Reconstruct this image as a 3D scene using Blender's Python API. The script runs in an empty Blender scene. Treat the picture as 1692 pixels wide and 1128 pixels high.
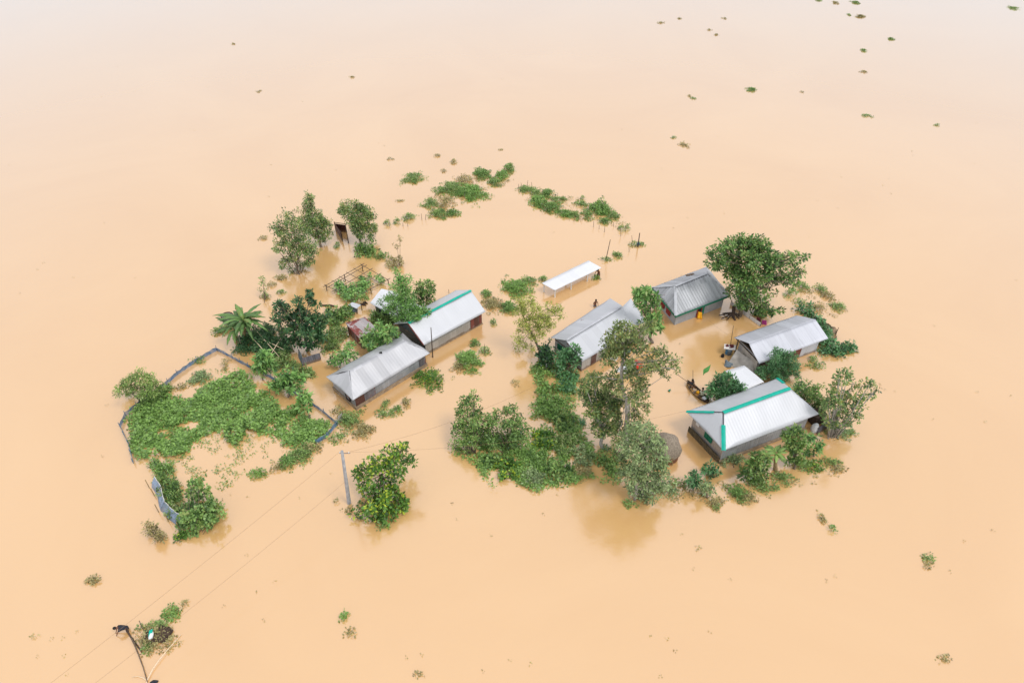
import bpy, bmesh, math, random
import numpy as np
from mathutils import Vector, noise, Matrix
R = math.radians
S = bpy.context.scene
COL = S.collection

# ------------------------------------------------------------------ camera
H, TH, F = 48.0, R(41), 1150.0          # height of the drone, pitch, focal length in photo pixels
cam = bpy.data.cameras.new('camera'); cam.sensor_width = 36.0
cam.lens = F / 1692 * 36.0; cam.clip_end = 5000; cam.clip_start = 0.5
co = bpy.data.objects.new('camera', cam); COL.objects.link(co)
co.location = (0, 0, H); co.rotation_euler = (R(90) - TH, 0, 0)
S.camera = co
# ------------------------------------------------------------------ sky, sun, exposure
SUN_EL, SUN_AZ = R(58), R(125)           # azimuth from +Y (away from camera) clockwise
w = bpy.data.worlds.new('World'); S.world = w; w.use_nodes = True
wn = w.node_tree.nodes; wl = w.node_tree.links; wn.clear()
sky = wn.new('ShaderNodeTexSky'); sky.sky_type = 'NISHITA'; sky.sun_disc = False
sky.sun_elevation = SUN_EL; sky.sun_rotation = SUN_AZ; sky.dust_density = 4; sky.air_density = 1.5
mix = wn.new('ShaderNodeMixRGB'); mix.inputs[0].default_value = 0.86
tc = wn.new('ShaderNodeTexCoord'); sp = wn.new('ShaderNodeSeparateXYZ'); wl.new(tc.outputs['Generated'], sp.inputs[0])
cr = wn.new('ShaderNodeValToRGB'); wl.new(sp.outputs[2], cr.inputs[0])            # overcast cloud, greyer toward the horizon
cr.color_ramp.elements[0].position = .1; cr.color_ramp.elements[0].color = (.78, .755, .765, 1)
cr.color_ramp.elements[1].position = .8; cr.color_ramp.elements[1].color = (1.0, 1.0, 1.03, 1)
cs_ = wn.new('ShaderNodeVectorMath'); cs_.operation = 'SCALE'; cs_.inputs['Scale'].default_value = 11.6
wl.new(cr.outputs[0], cs_.inputs[0]); wl.new(cs_.outputs[0], mix.inputs[2])
bg = wn.new('ShaderNodeBackground'); bg.inputs[1].default_value = 0.1
wo = wn.new('ShaderNodeOutputWorld')
wl.new(sky.outputs[0], mix.inputs[1]); wl.new(mix.outputs[0], bg.inputs[0]); wl.new(bg.outputs[0], wo.inputs[0])
sun = bpy.data.lights.new('sun', 'SUN'); sun.energy = 1.5; sun.angle = R(18); sun.color = (1, 0.96, 0.9)
so = bpy.data.objects.new('sun', sun); COL.objects.link(so)
sd = Vector((math.sin(SUN_AZ) * math.cos(SUN_EL), math.cos(SUN_AZ) * math.cos(SUN_EL), math.sin(SUN_EL)))
so.rotation_euler = sd.to_track_quat('Z', 'Y').to_euler(); so.location = sd * 120
vs = S.view_settings
S.display_settings.display_device = 'sRGB'
vs.view_transform = 'Standard'; vs.look = 'None'; vs.gamma = 1; vs.exposure = 0.0
S.render.engine = 'CYCLES'
S.cycles.transparent_max_bounces = 12; S.cycles.max_bounces = 6

# ------------------------------------------------------------------ where photo points lie in the world
def ray(px, py):
    x = (px - 846) / F; y = -(py - 564) / F
    return Vector((x, math.cos(TH) + y * math.sin(TH), -math.sin(TH) + y * math.cos(TH)))
def U(px, py, z=0.0):                    # on the level z
    d = ray(px, py); return Vector((0, 0, H)) + d * ((z - H) / d.z)
def VP(px, py, Y):                       # on the upright plane at distance Y
    d = ray(px, py); return Vector((0, 0, H)) + d * (Y / d.y)
def mpp(P): return (P - Vector((0, 0, H))).length / F   # metres per photo pixel

# ------------------------------------------------------------------ objects
def tag(o, label=None, cat=None, group=None, kind=None):
    if label: o['label'] = label
    if cat: o['category'] = cat
    if group: o['group'] = group
    if kind: o['kind'] = kind
    return o
def empty(name, loc, label, cat, group=None, rz=0):
    o = bpy.data.objects.new(name, None); COL.objects.link(o); o.location = loc; o.rotation_euler.z = rz
    o.empty_display_size = 0.3
    bpy.context.view_layer.update()
    return tag(o, label, cat, group)
def link(name, me, mat, parent=None, local=False):
    o = bpy.data.objects.new(name, me); COL.objects.link(o)
    if mat:
        me.materials.clear()
        for m in (mat if isinstance(mat, (list, tuple)) else [mat]): me.materials.append(m)
    if parent:
        o.parent = parent
        if not local: o.matrix_parent_inverse = world_of(parent).inverted()
    return o
def world_of(o):
    m = Matrix.LocRotScale(o.location, o.rotation_euler, o.scale)
    return world_of(o.parent) @ o.matrix_parent_inverse @ m if o.parent else m

class MB:                                # collects shapes into one mesh
    def __init__(s): s.v = []; s.f = []; s.uv = []
    def add(s, vs_, fs, uvs=None):
        b = len(s.v); s.v += [tuple(v) for v in vs_]
        for k, f in enumerate(fs):
            s.f.append([b + i for i in f])
            s.uv.append(uvs[k] if uvs else [(0, 0)] * len(f))
        return s
    def obox(s, c, ax, ay, az):          # box: centre and three half-axis vectors
        c, ax, ay, az = map(Vector, (c, ax, ay, az))
        vs_ = [c + sx * ax + sy * ay + sz * az for sz in (-1, 1) for sx, sy in ((-1, -1), (1, -1), (1, 1), (-1, 1))]
        fs = [(3, 2, 1, 0), (4, 5, 6, 7), (0, 1, 5, 4), (1, 2, 6, 5), (2, 3, 7, 6), (3, 0, 4, 7)]
        if ax.cross(ay).dot(az) < 0: fs = [f[::-1] for f in fs]
        lx, ly, lz = ax.length * 2, ay.length * 2, az.length * 2
        U2 = lambda a, b: [(0, 0), (a, 0), (a, b), (0, b)]
        return s.add(vs_, fs, [U2(lx, ly), U2(lx, ly), U2(lx, lz), U2(ly, lz), U2(lx, lz), U2(ly, lz)])
    def bar(s, a, b, w_, h_=None, up=(0, 0, 1)):
        a, b = Vector(a), Vector(b); h_ = h_ or w_; d = b - a
        u = Vector(up)
        if abs(d.normalized().dot(u)) > .95: u = Vector((1, 0, 0))
        x = d.cross(u).normalized(); z = x.cross(d).normalized()
        return s.obox((a + b) / 2, d / 2, x * w_ / 2, z * h_ / 2)
    def tube(s, pts, rad, n=7, cap=True):
        pts = [Vector(p) for p in pts]
        if not isinstance(rad, (list, tuple)): rad = [rad] * len(pts)
        vs_ = []; m = len(pts); prev = None
        for i, p in enumerate(pts):
            d = (pts[min(i + 1, m - 1)] - pts[max(i - 1, 0)])
            d = d.normalized() if d.length > 1e-6 else Vector((0, 0, 1))
            if prev is None:
                u = Vector((1, 0, 0)) if abs(d.x) < .8 else Vector((0, 1, 0))
            else: u = prev
            x = (u - d * u.dot(d)).normalized(); y = d.cross(x); prev = x
            vs_ += [p + (x * math.cos(t * 2 * math.pi / n) + y * math.sin(t * 2 * math.pi / n)) * rad[i] for t in range(n)]
        fs = [(i * n + t, i * n + (t + 1) % n, (i + 1) * n + (t + 1) % n, (i + 1) * n + t) for i in range(m - 1) for t in range(n)]
        if cap: fs += [tuple(range(n))[::-1], tuple((m - 1) * n + t for t in range(n))]
        return s.add(vs_, fs)
    def lathe(s, c, prof, n=20, sx=1, sy=1, seed=None, amp=0):
        c = Vector(c); vs_ = []
        for k, (r, z) in enumerate(prof):
            for t in range(n):
                a = t * 2 * math.pi / n; q = 1
                if seed is not None: q = 1 + amp * noise.noise(Vector((math.cos(a) * 1.3 + seed, math.sin(a) * 1.3, z * .8)))
                vs_.append(c + Vector((r * q * sx * math.cos(a), r * q * sy * math.sin(a), z)))
        m = len(prof)
        fs = [(i * n + t, i * n + (t + 1) % n, (i + 1) * n + (t + 1) % n, (i + 1) * n + t) for i in range(m - 1) for t in range(n)]
        fs += [tuple(range(n))[::-1], tuple((m - 1) * n + t for t in range(n))]
        return s.add(vs_, fs)
    def mesh(s, name, smooth=False):
        me = bpy.data.meshes.new(name); me.from_pydata(s.v, [], s.f)
        uv = me.uv_layers.new(name='UVMap')
        flat = [c for f in s.uv for p in f for c in p]
        uv.data.foreach_set('uv', flat)
        if smooth: me.polygons.foreach_set('use_smooth', [True] * len(me.polygons))
        me.update(); return me
    def build(s, name, mat, parent=None, smooth=False): return link(name, s.mesh(name, smooth), mat, parent)

# ------------------------------------------------------------------ materials
def nodes(name):
    m = bpy.data.materials.new(name); m.use_nodes = True
    nt = m.node_tree; nt.nodes.clear()
    out = nt.nodes.new('ShaderNodeOutputMaterial'); return m, nt, out
def N(nt, t, **kw):
    n = nt.nodes.new(t)
    for k, v in kw.items():
        if k.startswith('i_'):
            key = k[2:]; key = int(key) if key.isdigit() else key
            n.inputs[key].default_value = v
        else: setattr(n, k, v)
    return n
def c4(c): return (c[0], c[1], c[2], 1)
def rough(name, col, col2=None, scale=4, rg=.8, bump=.3, spec=.3, detail=6):
    m, nt, out = nodes(name); L = nt.links
    p = N(nt, 'ShaderNodeBsdfPrincipled'); p.inputs['Roughness'].default_value = rg
    p.inputs['Specular IOR Level'].default_value = spec
    g = N(nt, 'ShaderNodeNewGeometry')
    t = N(nt, 'ShaderNodeTexNoise'); t.inputs['Scale'].default_value = scale; t.inputs['Detail'].default_value = detail
    L.new(g.outputs['Position'], t.inputs['Vector'])
    r = N(nt, 'ShaderNodeValToRGB'); r.color_ramp.elements[0].position = .35; r.color_ramp.elements[1].position = .65
    r.color_ramp.elements[0].color = c4(col); r.color_ramp.elements[1].color = c4(col2 or [min(1, x * 1.35) for x in col])
    L.new(t.outputs['Fac'], r.inputs[0]); L.new(r.outputs[0], p.inputs['Base Color'])
    if bump:
        b = N(nt, 'ShaderNodeBump'); b.inputs['Strength'].default_value = bump; b.inputs['Distance'].default_value = .02
        L.new(t.outputs['Fac'], b.inputs['Height']); L.new(b.outputs[0], p.inputs['Normal'])
    L.new(p.outputs[0], out.inputs[0]); return m
def tin(name, col, var=.12, rust=0.0, rustcol=(.16, .04, .025), stain=.25, sheet=.8, rg=.5, metal=.2, dirt=(.3, .27, .24), blue=0.0):
    """weathered corrugated sheet; UV in metres (u along the eave, v up the slope)"""
    m, nt, out = nodes(name); L = nt.links
    p = N(nt, 'ShaderNodeBsdfPrincipled'); p.inputs['Roughness'].default_value = rg; p.inputs['Metallic'].default_value = metal
    uv = N(nt, 'ShaderNodeUVMap'); sx = N(nt, 'ShaderNodeSeparateXYZ'); L.new(uv.outputs[0], sx.inputs[0])
    di = N(nt, 'ShaderNodeMath', operation='DIVIDE'); di.inputs[1].default_value = sheet; L.new(sx.outputs[0], di.inputs[0])
    fl = N(nt, 'ShaderNodeMath', operation='FLOOR'); L.new(di.outputs[0], fl.inputs[0])
    dv = N(nt, 'ShaderNodeMath', operation='DIVIDE'); dv.inputs[1].default_value = 2.3; L.new(sx.outputs[1], dv.inputs[0])
    fv = N(nt, 'ShaderNodeMath', operation='FLOOR'); L.new(dv.outputs[0], fv.inputs[0])
    cb = N(nt, 'ShaderNodeCombineXYZ'); L.new(fl.outputs[0], cb.inputs[0]); L.new(fv.outputs[0], cb.inputs[1])
    wn_ = N(nt, 'ShaderNodeTexWhiteNoise', noise_dimensions='3D'); L.new(cb.outputs[0], wn_.inputs[0])
    mp = N(nt, 'ShaderNodeMapping'); mp.inputs['Scale'].default_value = (3.2, .35, 1); L.new(uv.outputs[0], mp.inputs[0])
    st = N(nt, 'ShaderNodeTexNoise'); st.inputs['Scale'].default_value = 1.0; st.inputs['Detail'].default_value = 8; st.inputs['Roughness'].default_value = .65
    L.new(mp.outputs[0], st.inputs[0])
    bl = N(nt, 'ShaderNodeTexNoise'); bl.inputs['Scale'].default_value = .9; bl.inputs['Detail'].default_value = 9; bl.inputs['Roughness'].default_value = .7
    L.new(uv.outputs[0], bl.inputs[0])
    mr = N(nt, 'ShaderNodeMapRange'); mr.inputs['To Min'].default_value = 1 - var; mr.inputs['To Max'].default_value = 1 + var * .5
    L.new(wn_.outputs[0], mr.inputs[0])
    sc = N(nt, 'ShaderNodeVectorMath', operation='SCALE'); sc.inputs[0].default_value = col; L.new(mr.outputs[0], sc.inputs['Scale'])
    rp = N(nt, 'ShaderNodeMapRange'); rp.inputs['From Min'].default_value = .5; rp.inputs['From Max'].default_value = .75; rp.inputs['To Max'].default_value = stain
    L.new(st.outputs[0], rp.inputs[0])
    m1 = N(nt, 'ShaderNodeMixRGB'); m1.inputs[2].default_value = c4(dirt)
    L.new(rp.outputs[0], m1.inputs[0]); L.new(sc.outputs[0], m1.inputs[1])
    ad = N(nt, 'ShaderNodeMath', operation='ADD'); L.new(bl.outputs[0], ad.inputs[0])
    m2 = N(nt, 'ShaderNodeMath', operation='MULTIPLY'); m2.inputs[1].default_value = .35; L.new(wn_.outputs[0], m2.inputs[0]); L.new(m2.outputs[0], ad.inputs[1])
    rr = N(nt, 'ShaderNodeMapRange'); a = 1.0 - rust * .75
    rr.inputs['From Min'].default_value = a - .06; rr.inputs['From Max'].default_value = a + .03; L.new(ad.outputs[0], rr.inputs[0])
    m3 = N(nt, 'ShaderNodeMixRGB'); m3.inputs[2].default_value = c4(rustcol)
    L.new(rr.outputs[0], m3.inputs[0]); L.new(m1.outputs[0], m3.inputs[1])
    gz = N(nt, 'ShaderNodeNewGeometry'); sz = N(nt, 'ShaderNodeSeparateXYZ'); L.new(gz.outputs['Position'], sz.inputs[0])
    tn = N(nt, 'ShaderNodeTexNoise'); tn.inputs['Scale'].default_value = 1.7; L.new(gz.outputs['Position'], tn.inputs['Vector'])
    tz_ = N(nt, 'ShaderNodeMath', operation='MULTIPLY_ADD'); tz_.inputs[1].default_value = -.55; L.new(tn.outputs[0], tz_.inputs[0]); L.new(sz.outputs[2], tz_.inputs[2])
    tm = N(nt, 'ShaderNodeMapRange'); tm.inputs['From Min'].default_value = -.08; tm.inputs['From Max'].default_value = .06; tm.inputs['To Min'].default_value = .75; tm.inputs['To Max'].default_value = 0
    L.new(tz_.outputs[0], tm.inputs[0]); m4 = N(nt, 'ShaderNodeMixRGB'); m4.inputs[2].default_value = (.17, .11, .06, 1)   # dried mud line left by the flood
    L.new(tm.outputs[0], m4.inputs[0]); L.new(m3.outputs[0], m4.inputs[1]); L.new(m4.outputs[0], p.inputs['Base Color'])
    L.new(p.outputs[0], out.inputs[0]); return m
def leafmat(name, dark, light, young=None, rg=.42, yp=.93):
    m, nt, out = nodes(name); L = nt.links
    dark = (dark[0] * .95, dark[1] * .9, dark[2] * .85); light = (light[0] * 2.0, light[1] * 2.0, light[2] * 1.7)
    a = N(nt, 'ShaderNodeAttribute'); a.attribute_name = 'tint'
    r = N(nt, 'ShaderNodeValToRGB'); e = r.color_ramp.elements
    e[0].position = 0; e[0].color = c4(dark); e[1].position = min(.8, yp - .08); e[1].color = c4(light)
    if young: x = e.new(yp); x.color = c4(young)
    L.new(a.outputs['Fac'], r.inputs[0])
    p = N(nt, 'ShaderNodeBsdfPrincipled'); p.inputs['Roughness'].default_value = rg; p.inputs['Specular IOR Level'].default_value = .5
    t = N(nt, 'ShaderNodeBsdfTranslucent'); mx = N(nt, 'ShaderNodeMixShader'); mx.inputs[0].default_value = .3
    L.new(r.outputs[0], p.inputs['Base Color']); L.new(r.outputs[0], t.inputs[0])
    L.new(p.outputs[0], mx.inputs[1]); L.new(t.outputs[0], mx.inputs[2]); L.new(mx.outputs[0], out.inputs[0]); return m
def netmat(name, col, alpha):
    m, nt, out = nodes(name); L = nt.links
    d = N(nt, 'ShaderNodeBsdfDiffuse'); d.inputs[0].default_value = c4(col)
    t = N(nt, 'ShaderNodeBsdfTransparent'); mx = N(nt, 'ShaderNodeMixShader')
    g = N(nt, 'ShaderNodeNewGeometry'); n_ = N(nt, 'ShaderNodeTexNoise'); n_.inputs['Scale'].default_value = 2.2; n_.inputs['Detail'].default_value = 5
    L.new(g.outputs['Position'], n_.inputs['Vector'])
    mr = N(nt, 'ShaderNodeMapRange'); mr.inputs['From Min'].default_value = .35; mr.inputs['From Max'].default_value = .65
    mr.inputs['To Min'].default_value = alpha - .25; mr.inputs['To Max'].default_value = alpha + .2
    L.new(n_.outputs[0], mr.inputs[0]); L.new(mr.outputs[0], mx.inputs[0])
    L.new(t.outputs[0], mx.inputs[1]); L.new(d.outputs[0], mx.inputs[2]); L.new(mx.outputs[0], out.inputs[0]); return m

M = dict(
 roof_e=tin('roof_pale', (.50, .51, .54), .22, stain=.45, dirt=(.34, .35, .38), sheet=.9),
 roof_d=tin('roof_bright', (.56, .58, .62), .035, stain=.12, dirt=(.45, .46, .48)),
 roof_h=tin('roof_new', (.56, .58, .62), .03, stain=.22, dirt=(.42, .42, .45), sheet=.75),
 roof_b=tin('roof_grey', (.52, .54, .58), .09, stain=.2, dirt=(.38, .39, .41)),
 roof_f=tin('roof_dark', (.43, .45, .48), .24, stain=.4, dirt=(.17, .18, .2), sheet=.3),
 roof_g=tin('roof_streaked', (.55, .57, .63), .16, stain=.55, dirt=(.28, .29, .34), sheet=1.1),
 white=tin('roof_white', (.70, .72, .76), .04, stain=.08, dirt=(.6, .6, .6), metal=.05, rg=.5),
 wall=tin('wall_tin', (.33, .35, .38), .22, stain=.4, rust=.06, dirt=(.2, .18, .16)),
 wall_pale=tin('wall_pale', (.38, .37, .35), .15, stain=.4, rust=.0, dirt=(.27, .24, .21)),
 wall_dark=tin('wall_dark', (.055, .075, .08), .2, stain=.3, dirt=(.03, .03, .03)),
 wall_pink=tin('wall_pinkish', (.42, .38, .35), .12, stain=.3, dirt=(.27, .23, .2)),
 wall_g=tin('wall_patched', (.42, .42, .42), .25, stain=.4, rust=.12, dirt=(.22, .2, .19)),
 cement=rough('cement_wall', (.30, .30, .31), (.38, .38, .38), 1.5, .9, .2),
 rust=tin('rusty_tin', (.30, .25, .24), .3, rust=.62, stain=.5, sheet=.35, rustcol=(.17, .045, .035)),
 rustroof=tin('rusty_roof', (.48, .44, .45), .2, rust=.42, stain=.4, sheet=.42, rustcol=(.24, .055, .045), dirt=(.36, .28, .28)),
 rustdark=tin('rusty_dark', (.12, .07, .06), .3, rust=.6, stain=.5, rustcol=(.08, .028, .022)),
 greydoor=tin('grey_door', (.16, .16, .19), .35, rust=.3, stain=.5, sheet=.3),
 plinth=rough('mud_plinth', (.24, .17, .11), (.34, .26, .18), 3, .95, .5),
 moss=rough('mossy_plinth', (.06, .05, .028), (.16, .12, .07), 5, .95, .6),
 teal=rough('teal_cap', (.0, .36, .27), (.0, .42, .32), 2, .45, .05),
 green=rough('green_paint', (.0, .13, .075), (.0, .17, .10), 3, .5, .05),
 redwin=rough('red_shutter', (.26, .035, .035), (.34, .06, .05), 9, .6, .1),
 dark=rough('dark_opening', (.012, .012, .013), (.02, .02, .02), 3, .9, 0),
 capgrey=rough('cap_grey', (.42, .44, .48), (.52, .54, .58), 2, .4, .05),
 capdark=rough('cap_dark', (.05, .06, .07), (.08, .09, .1), 2, .5, .05),
 wood=rough('old_wood', (.10, .07, .05), (.2, .15, .11), 6, .9, .4),
 darkwood=rough('dark_wood', (.035, .022, .016), (.09, .06, .045), 8, .9, .4),
 bamboo=rough('bamboo', (.22, .15, .07), (.38, .28, .15), 8, .7, .2),
 palebamboo=rough('pale_bamboo', (.72, .55, .36), (.8, .66, .48), 8, .7, .2),
 concrete=rough('concrete_pole', (.27, .28, .30), (.42, .42, .43), 3, .9, .3),
 whitepost=rough('white_post', (.6, .58, .55), (.72, .7, .68), 4, .8, .1),
 bark=rough('bark', (.10, .08, .06), (.22, .18, .14), 5, .95, .6),
 barkpale=rough('bark_pale', (.26, .24, .21), (.46, .43, .39), 4, .9, .4),
 thatch=rough('straw_heap', (.19, .155, .12), (.33, .28, .22), 9, 1, 1),
 thatchred=rough('straw_skirt', (.10, .045, .025), (.24, .11, .06), 10, 1, 1),
 tarp=rough('grey_tarp', (.32, .30, .27), (.48, .45, .41), 2, .7, .4),
 bluetarp=rough('blue_grey_plastic', (.10, .14, .17), (.2, .25, .29), 4, .5, .2),
 bluemetal=rough('blue_paint', (.03, .12, .22), (.06, .18, .3), 4, .4, .05),
 greencloth=rough('green_cloth', (.06, .22, .05), (.09, .28, .07), 12, .8, .2),
 yellow=rough('yellow_cloth', (.85, .38, .01), (.95, .47, .02), 6, .8, .2),
 magenta=rough('magenta_cloth', (.30, .03, .16), (.4, .05, .22), 6, .8, .2),
 maroon=rough('maroon_cloth', (.09, .015, .02), (.14, .03, .03), 6, .8, .2),
 sheetwhite=rough('white_plastic', (.6, .62, .66), (.8, .82, .84), 6, .5, .5),
 redp=rough('red_plastic', (.6, .04, .02), (.7, .07, .04), 6, .5, .1),
 net=netmat('blue_net', (.10, .19, .33), .85),
 netpale=netmat('pale_blue_net', (.27, .34, .45), .8),
 netdark=netmat('dark_net', (.03, .035, .03), .8),
 wire=rough('wire', (.22, .14, .08), (.28, .18, .11), 4, .8, 0),
 skin=rough('skin', (.16, .065, .035), (.2, .085, .05), 8, .55, .05),
 hair=rough('hair', (.008, .007, .006), (.02, .016, .014), 30, .6, .2),
 eye=rough('eye', (.02, .015, .01), (.03, .02, .02), 30, .3, 0),
 cl_dark=rough('dark_shirt', (.02, .022, .03), (.04, .042, .055), 9, .9, .1),
 cl_blue=rough('blue_lungi', (.05, .09, .14), (.10, .15, .2), 14, .9, .1),
 cl_olive=rough('olive_lungi', (.08, .08, .04), (.14, .13, .07), 14, .9, .1),
 cl_pale=rough('pale_shirt', (.5, .5, .35), (.65, .66, .55), 5, .9, .1),
 cl_brown=rough('brown_lungi', (.10, .06, .035), (.15, .1, .06), 14, .9, .1),
)
LF = dict(
 euca=leafmat('leaf_olive', (.055, .092, .035), (.165, .22, .085), (.36, .34, .13)),
 sage=leafmat('leaf_sage', (.085, .14, .075), (.22, .30, .155), (.36, .42, .22)),
 mid=leafmat('leaf_mid', (.040, .105, .030), (.150, .25, .08), (.32, .40, .12)),
 upper=leafmat('leaf_upper', (.048, .105, .042), (.145, .225, .085), (.36, .38, .10)),
 big=leafmat('leaf_broad', (.028, .085, .026), (.12, .22, .07), (.32, .40, .12)),
 mango=leafmat('leaf_dark', (.014, .050, .026), (.05, .125, .055), (.17, .27, .10)),
 feather=leafmat('leaf_feathery', (.06, .16, .045), (.17, .33, .10), (.28, .44, .14)),
 lime=leafmat('leaf_lime', (.032, .095, .02), (.085, .18, .035), (.50, .62, .06), yp=.86),
 limey=leafmat('leaf_yellow_lime', (.05, .13, .02), (.28, .42, .04), (.55, .66, .06)),
 yellow=leafmat('leaf_yellowgreen', (.16, .22, .055), (.30, .34, .09), (.6, .58, .2)),
 papaya=leafmat('leaf_papaya', (.065, .17, .060), (.18, .33, .11), (.34, .46, .15)),
 banana=leafmat('leaf_banana', (.05, .13, .045), (.11, .20, .065), (.26, .34, .09)),
 vine=leafmat('leaf_vine', (.060, .145, .040), (.175, .29, .085), (.30, .46, .17)),
 weed=leafmat('leaf_weed', (.055, .12, .038), (.18, .27, .095), (.34, .38, .17)),
 dry=leafmat('leaf_dry', (.12, .11, .055), (.30, .27, .14), (.42, .36, .2)),
 blue=leafmat('leaf_bluegreen', (.035, .12, .055), (.095, .22, .10), (.20, .34, .18)),
 pale=leafmat('leaf_pale', (.11, .21, .06), (.19, .29, .09), (.48, .52, .2)),
)

# ------------------------------------------------------------------ water
def water_mat():
    m, nt, out = nodes('muddy_water'); L = nt.links
    g = N(nt, 'ShaderNodeNewGeometry')
    t = N(nt, 'ShaderNodeTexNoise'); t.inputs['Scale'].default_value = .03; t.inputs['Detail'].default_value = 9; t.inputs['Roughness'].default_value = .55; t.inputs['Distortion'].default_value = 1.2
    L.new(g.outputs['Position'], t.inputs['Vector'])
    r = N(nt, 'ShaderNodeValToRGB'); r.color_ramp.elements[0].position = .3; r.color_ramp.elements[1].position = .7
    r.color_ramp.elements[0].color = (.645, .378, .152, 1); r.color_ramp.elements[1].color = (.695, .425, .184, 1)
    L.new(t.outputs[0], r.inputs[0])
    d = N(nt, 'ShaderNodeBsdfDiffuse'); L.new(r.outputs[0], d.inputs[0])
    gl = N(nt, 'ShaderNodeBsdfGlossy'); gl.inputs['Roughness'].default_value = .15; gl.inputs['Color'].default_value = (1, 1, 1, 1)
    fr = N(nt, 'ShaderNodeFresnel'); fr.inputs[0].default_value = 1.75
    mu = N(nt, 'ShaderNodeMath', operation='MULTIPLY'); mu.inputs[1].default_value = 2.45; mu.use_clamp = True
    L.new(fr.outputs[0], mu.inputs[0])
    mp = N(nt, 'ShaderNodeMapping'); mp.inputs['Scale'].default_value = (1, 1.6, 1); L.new(g.outputs['Position'], mp.inputs[0])
    w1 = N(nt, 'ShaderNodeTexNoise'); w1.inputs['Scale'].default_value = 1.6; w1.inputs['Detail'].default_value = 4; L.new(mp.outputs[0], w1.inputs[0])
    b = N(nt, 'ShaderNodeBump'); b.inputs['Strength'].default_value = .35; b.inputs['Distance'].default_value = .02
    L.new(w1.outputs[0], b.inputs['Height']); L.new(b.outputs[0], gl.inputs['Normal'])
    mx = N(nt, 'ShaderNodeMixShader'); L.new(mu.outputs[0], mx.inputs[0]); L.new(d.outputs[0], mx.inputs[1]); L.new(gl.outputs[0], mx.inputs[2])
    L.new(mx.outputs[0], out.inputs[0]); return m
wm = MB().add([(-1500, -400, 0), (1500, -400, 0), (1500, 2600, 0), (-1500, 2600, 0)], [(0, 1, 2, 3)])
tag(wm.build('water', water_mat()), kind='structure')

# ------------------------------------------------------------------ foliage
def leaf_mesh(name, C, D, Nn, L_, W_, tint):
    n = len(C)
    D = D / np.maximum(np.linalg.norm(D, axis=1, keepdims=True), 1e-6)
    Sd = np.cross(D, Nn); Sd /= np.maximum(np.linalg.norm(Sd, axis=1, keepdims=True), 1e-6)
    Nt = np.cross(Sd, D)
    L_ = L_[:, None]; W_ = W_[:, None]
    V = np.empty((n, 4, 3), np.float32)
    V[:, 0] = C; V[:, 1] = C + D * L_ * .45 + Sd * W_ * .5 + Nt * W_ * .12
    V[:, 2] = C + D * L_ - Nt * L_ * .12; V[:, 3] = C + D * L_ * .45 - Sd * W_ * .5 + Nt * W_ * .12
    me = bpy.data.meshes.new(name)
    me.vertices.add(4 * n); me.vertices.foreach_set('co', V.reshape(-1))
    me.loops.add(4 * n); me.loops.foreach_set('vertex_index', np.arange(4 * n, dtype=np.int32))
    me.polygons.add(n); me.polygons.foreach_set('loop_start', np.arange(0, 4 * n, 4, dtype=np.int32))
    try: me.polygons.foreach_set('loop_total', np.full(n, 4, dtype=np.int32))
    except Exception: pass
    me.update()
    a = me.attributes.new('tint', 'FLOAT', 'FACE'); a.data.foreach_set('value', tint.astype(np.float32))
    return me
LEAFSTYLE = {  # length, width, cluster radius, leaves per cluster, radiate, up-bias
 'small': (.22, .10, .26, 14, .4, .4), 'fine': (.20, .07, .24, 16, .5, .2), 'broad': (.30, .17, .30, 12, .8, .6),
 'whorl': (.42, .15, .12, 11, 1.6, .3), 'palm': (.50, .17, .10, 10, 2.2, .2), 'round': (.24, .2, .26, 12, .5, 1.0)}
def foliage(rng, centers, style, cover=1.0, clump=None, zmin=.03, flat=1.0, lscale=1.0):
    """centers: list of (x,y,z,r). Returns arrays for leaf_mesh"""
    L0, W0, cr, per, rad, up = LEAFSTYLE[style]; L0 *= lscale; W0 *= lscale; cr *= lscale
    Cs = []; Ds = []; Ns = []; Ls = []; Ws = []; Ts = []
    for (x, y, z, r) in centers:
        ncl = max(3, int(cover * 4.6 * math.pi * r * r / (L0 * W0 * .5) / per))
        d = rng.normal(size=(ncl, 3)); d /= np.linalg.norm(d, axis=1, keepdims=True)
        rr = r * (rng.random(ncl) ** .45) * (1.12 + .26 * rng.normal(size=ncl))
        P = d * rr[:, None]; P[:, 2] *= flat; P += np.array([x, y, z])
        ct = rng.random(ncl)
        k = rng.poisson(per, ncl) + 2
        idx = np.repeat(np.arange(ncl), k); n = len(idx)
        o = rng.normal(size=(n, 3)); on = o / np.linalg.norm(o, axis=1, keepdims=True)
        off = on * (rng.random(n) ** .5)[:, None] * cr
        C = P[idx] + off
        out = (C - np.array([x, y, z])); out /= np.maximum(np.linalg.norm(out, axis=1, keepdims=True), .1)
        D = on * rad + rng.normal(size=(n, 3)) * .45 + out * .35; D[:, 2] -= .15
        Nn = rng.normal(size=(n, 3)) * .55 + out * .5; Nn[:, 2] += .5 + up
        s = .7 + .6 * rng.random(n)
        Cs.append(C); Ds.append(D); Ns.append(Nn); Ls.append(L0 * s); Ws.append(W0 * s)
        Ts.append(np.clip(.5 + .75 * (ct[idx] - .5) + .75 * (rng.random(n) - .5), 0, 1))
    C = np.concatenate(Cs); D = np.concatenate(Ds); Nn = np.concatenate(Ns); L_ = np.concatenate(Ls); W_ = np.concatenate(Ws); T = np.concatenate(Ts)
    k = C[:, 2] > zmin
    return C[k], D[k], Nn[k], L_[k], W_[k], T[k]
_seed = [10]
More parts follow.
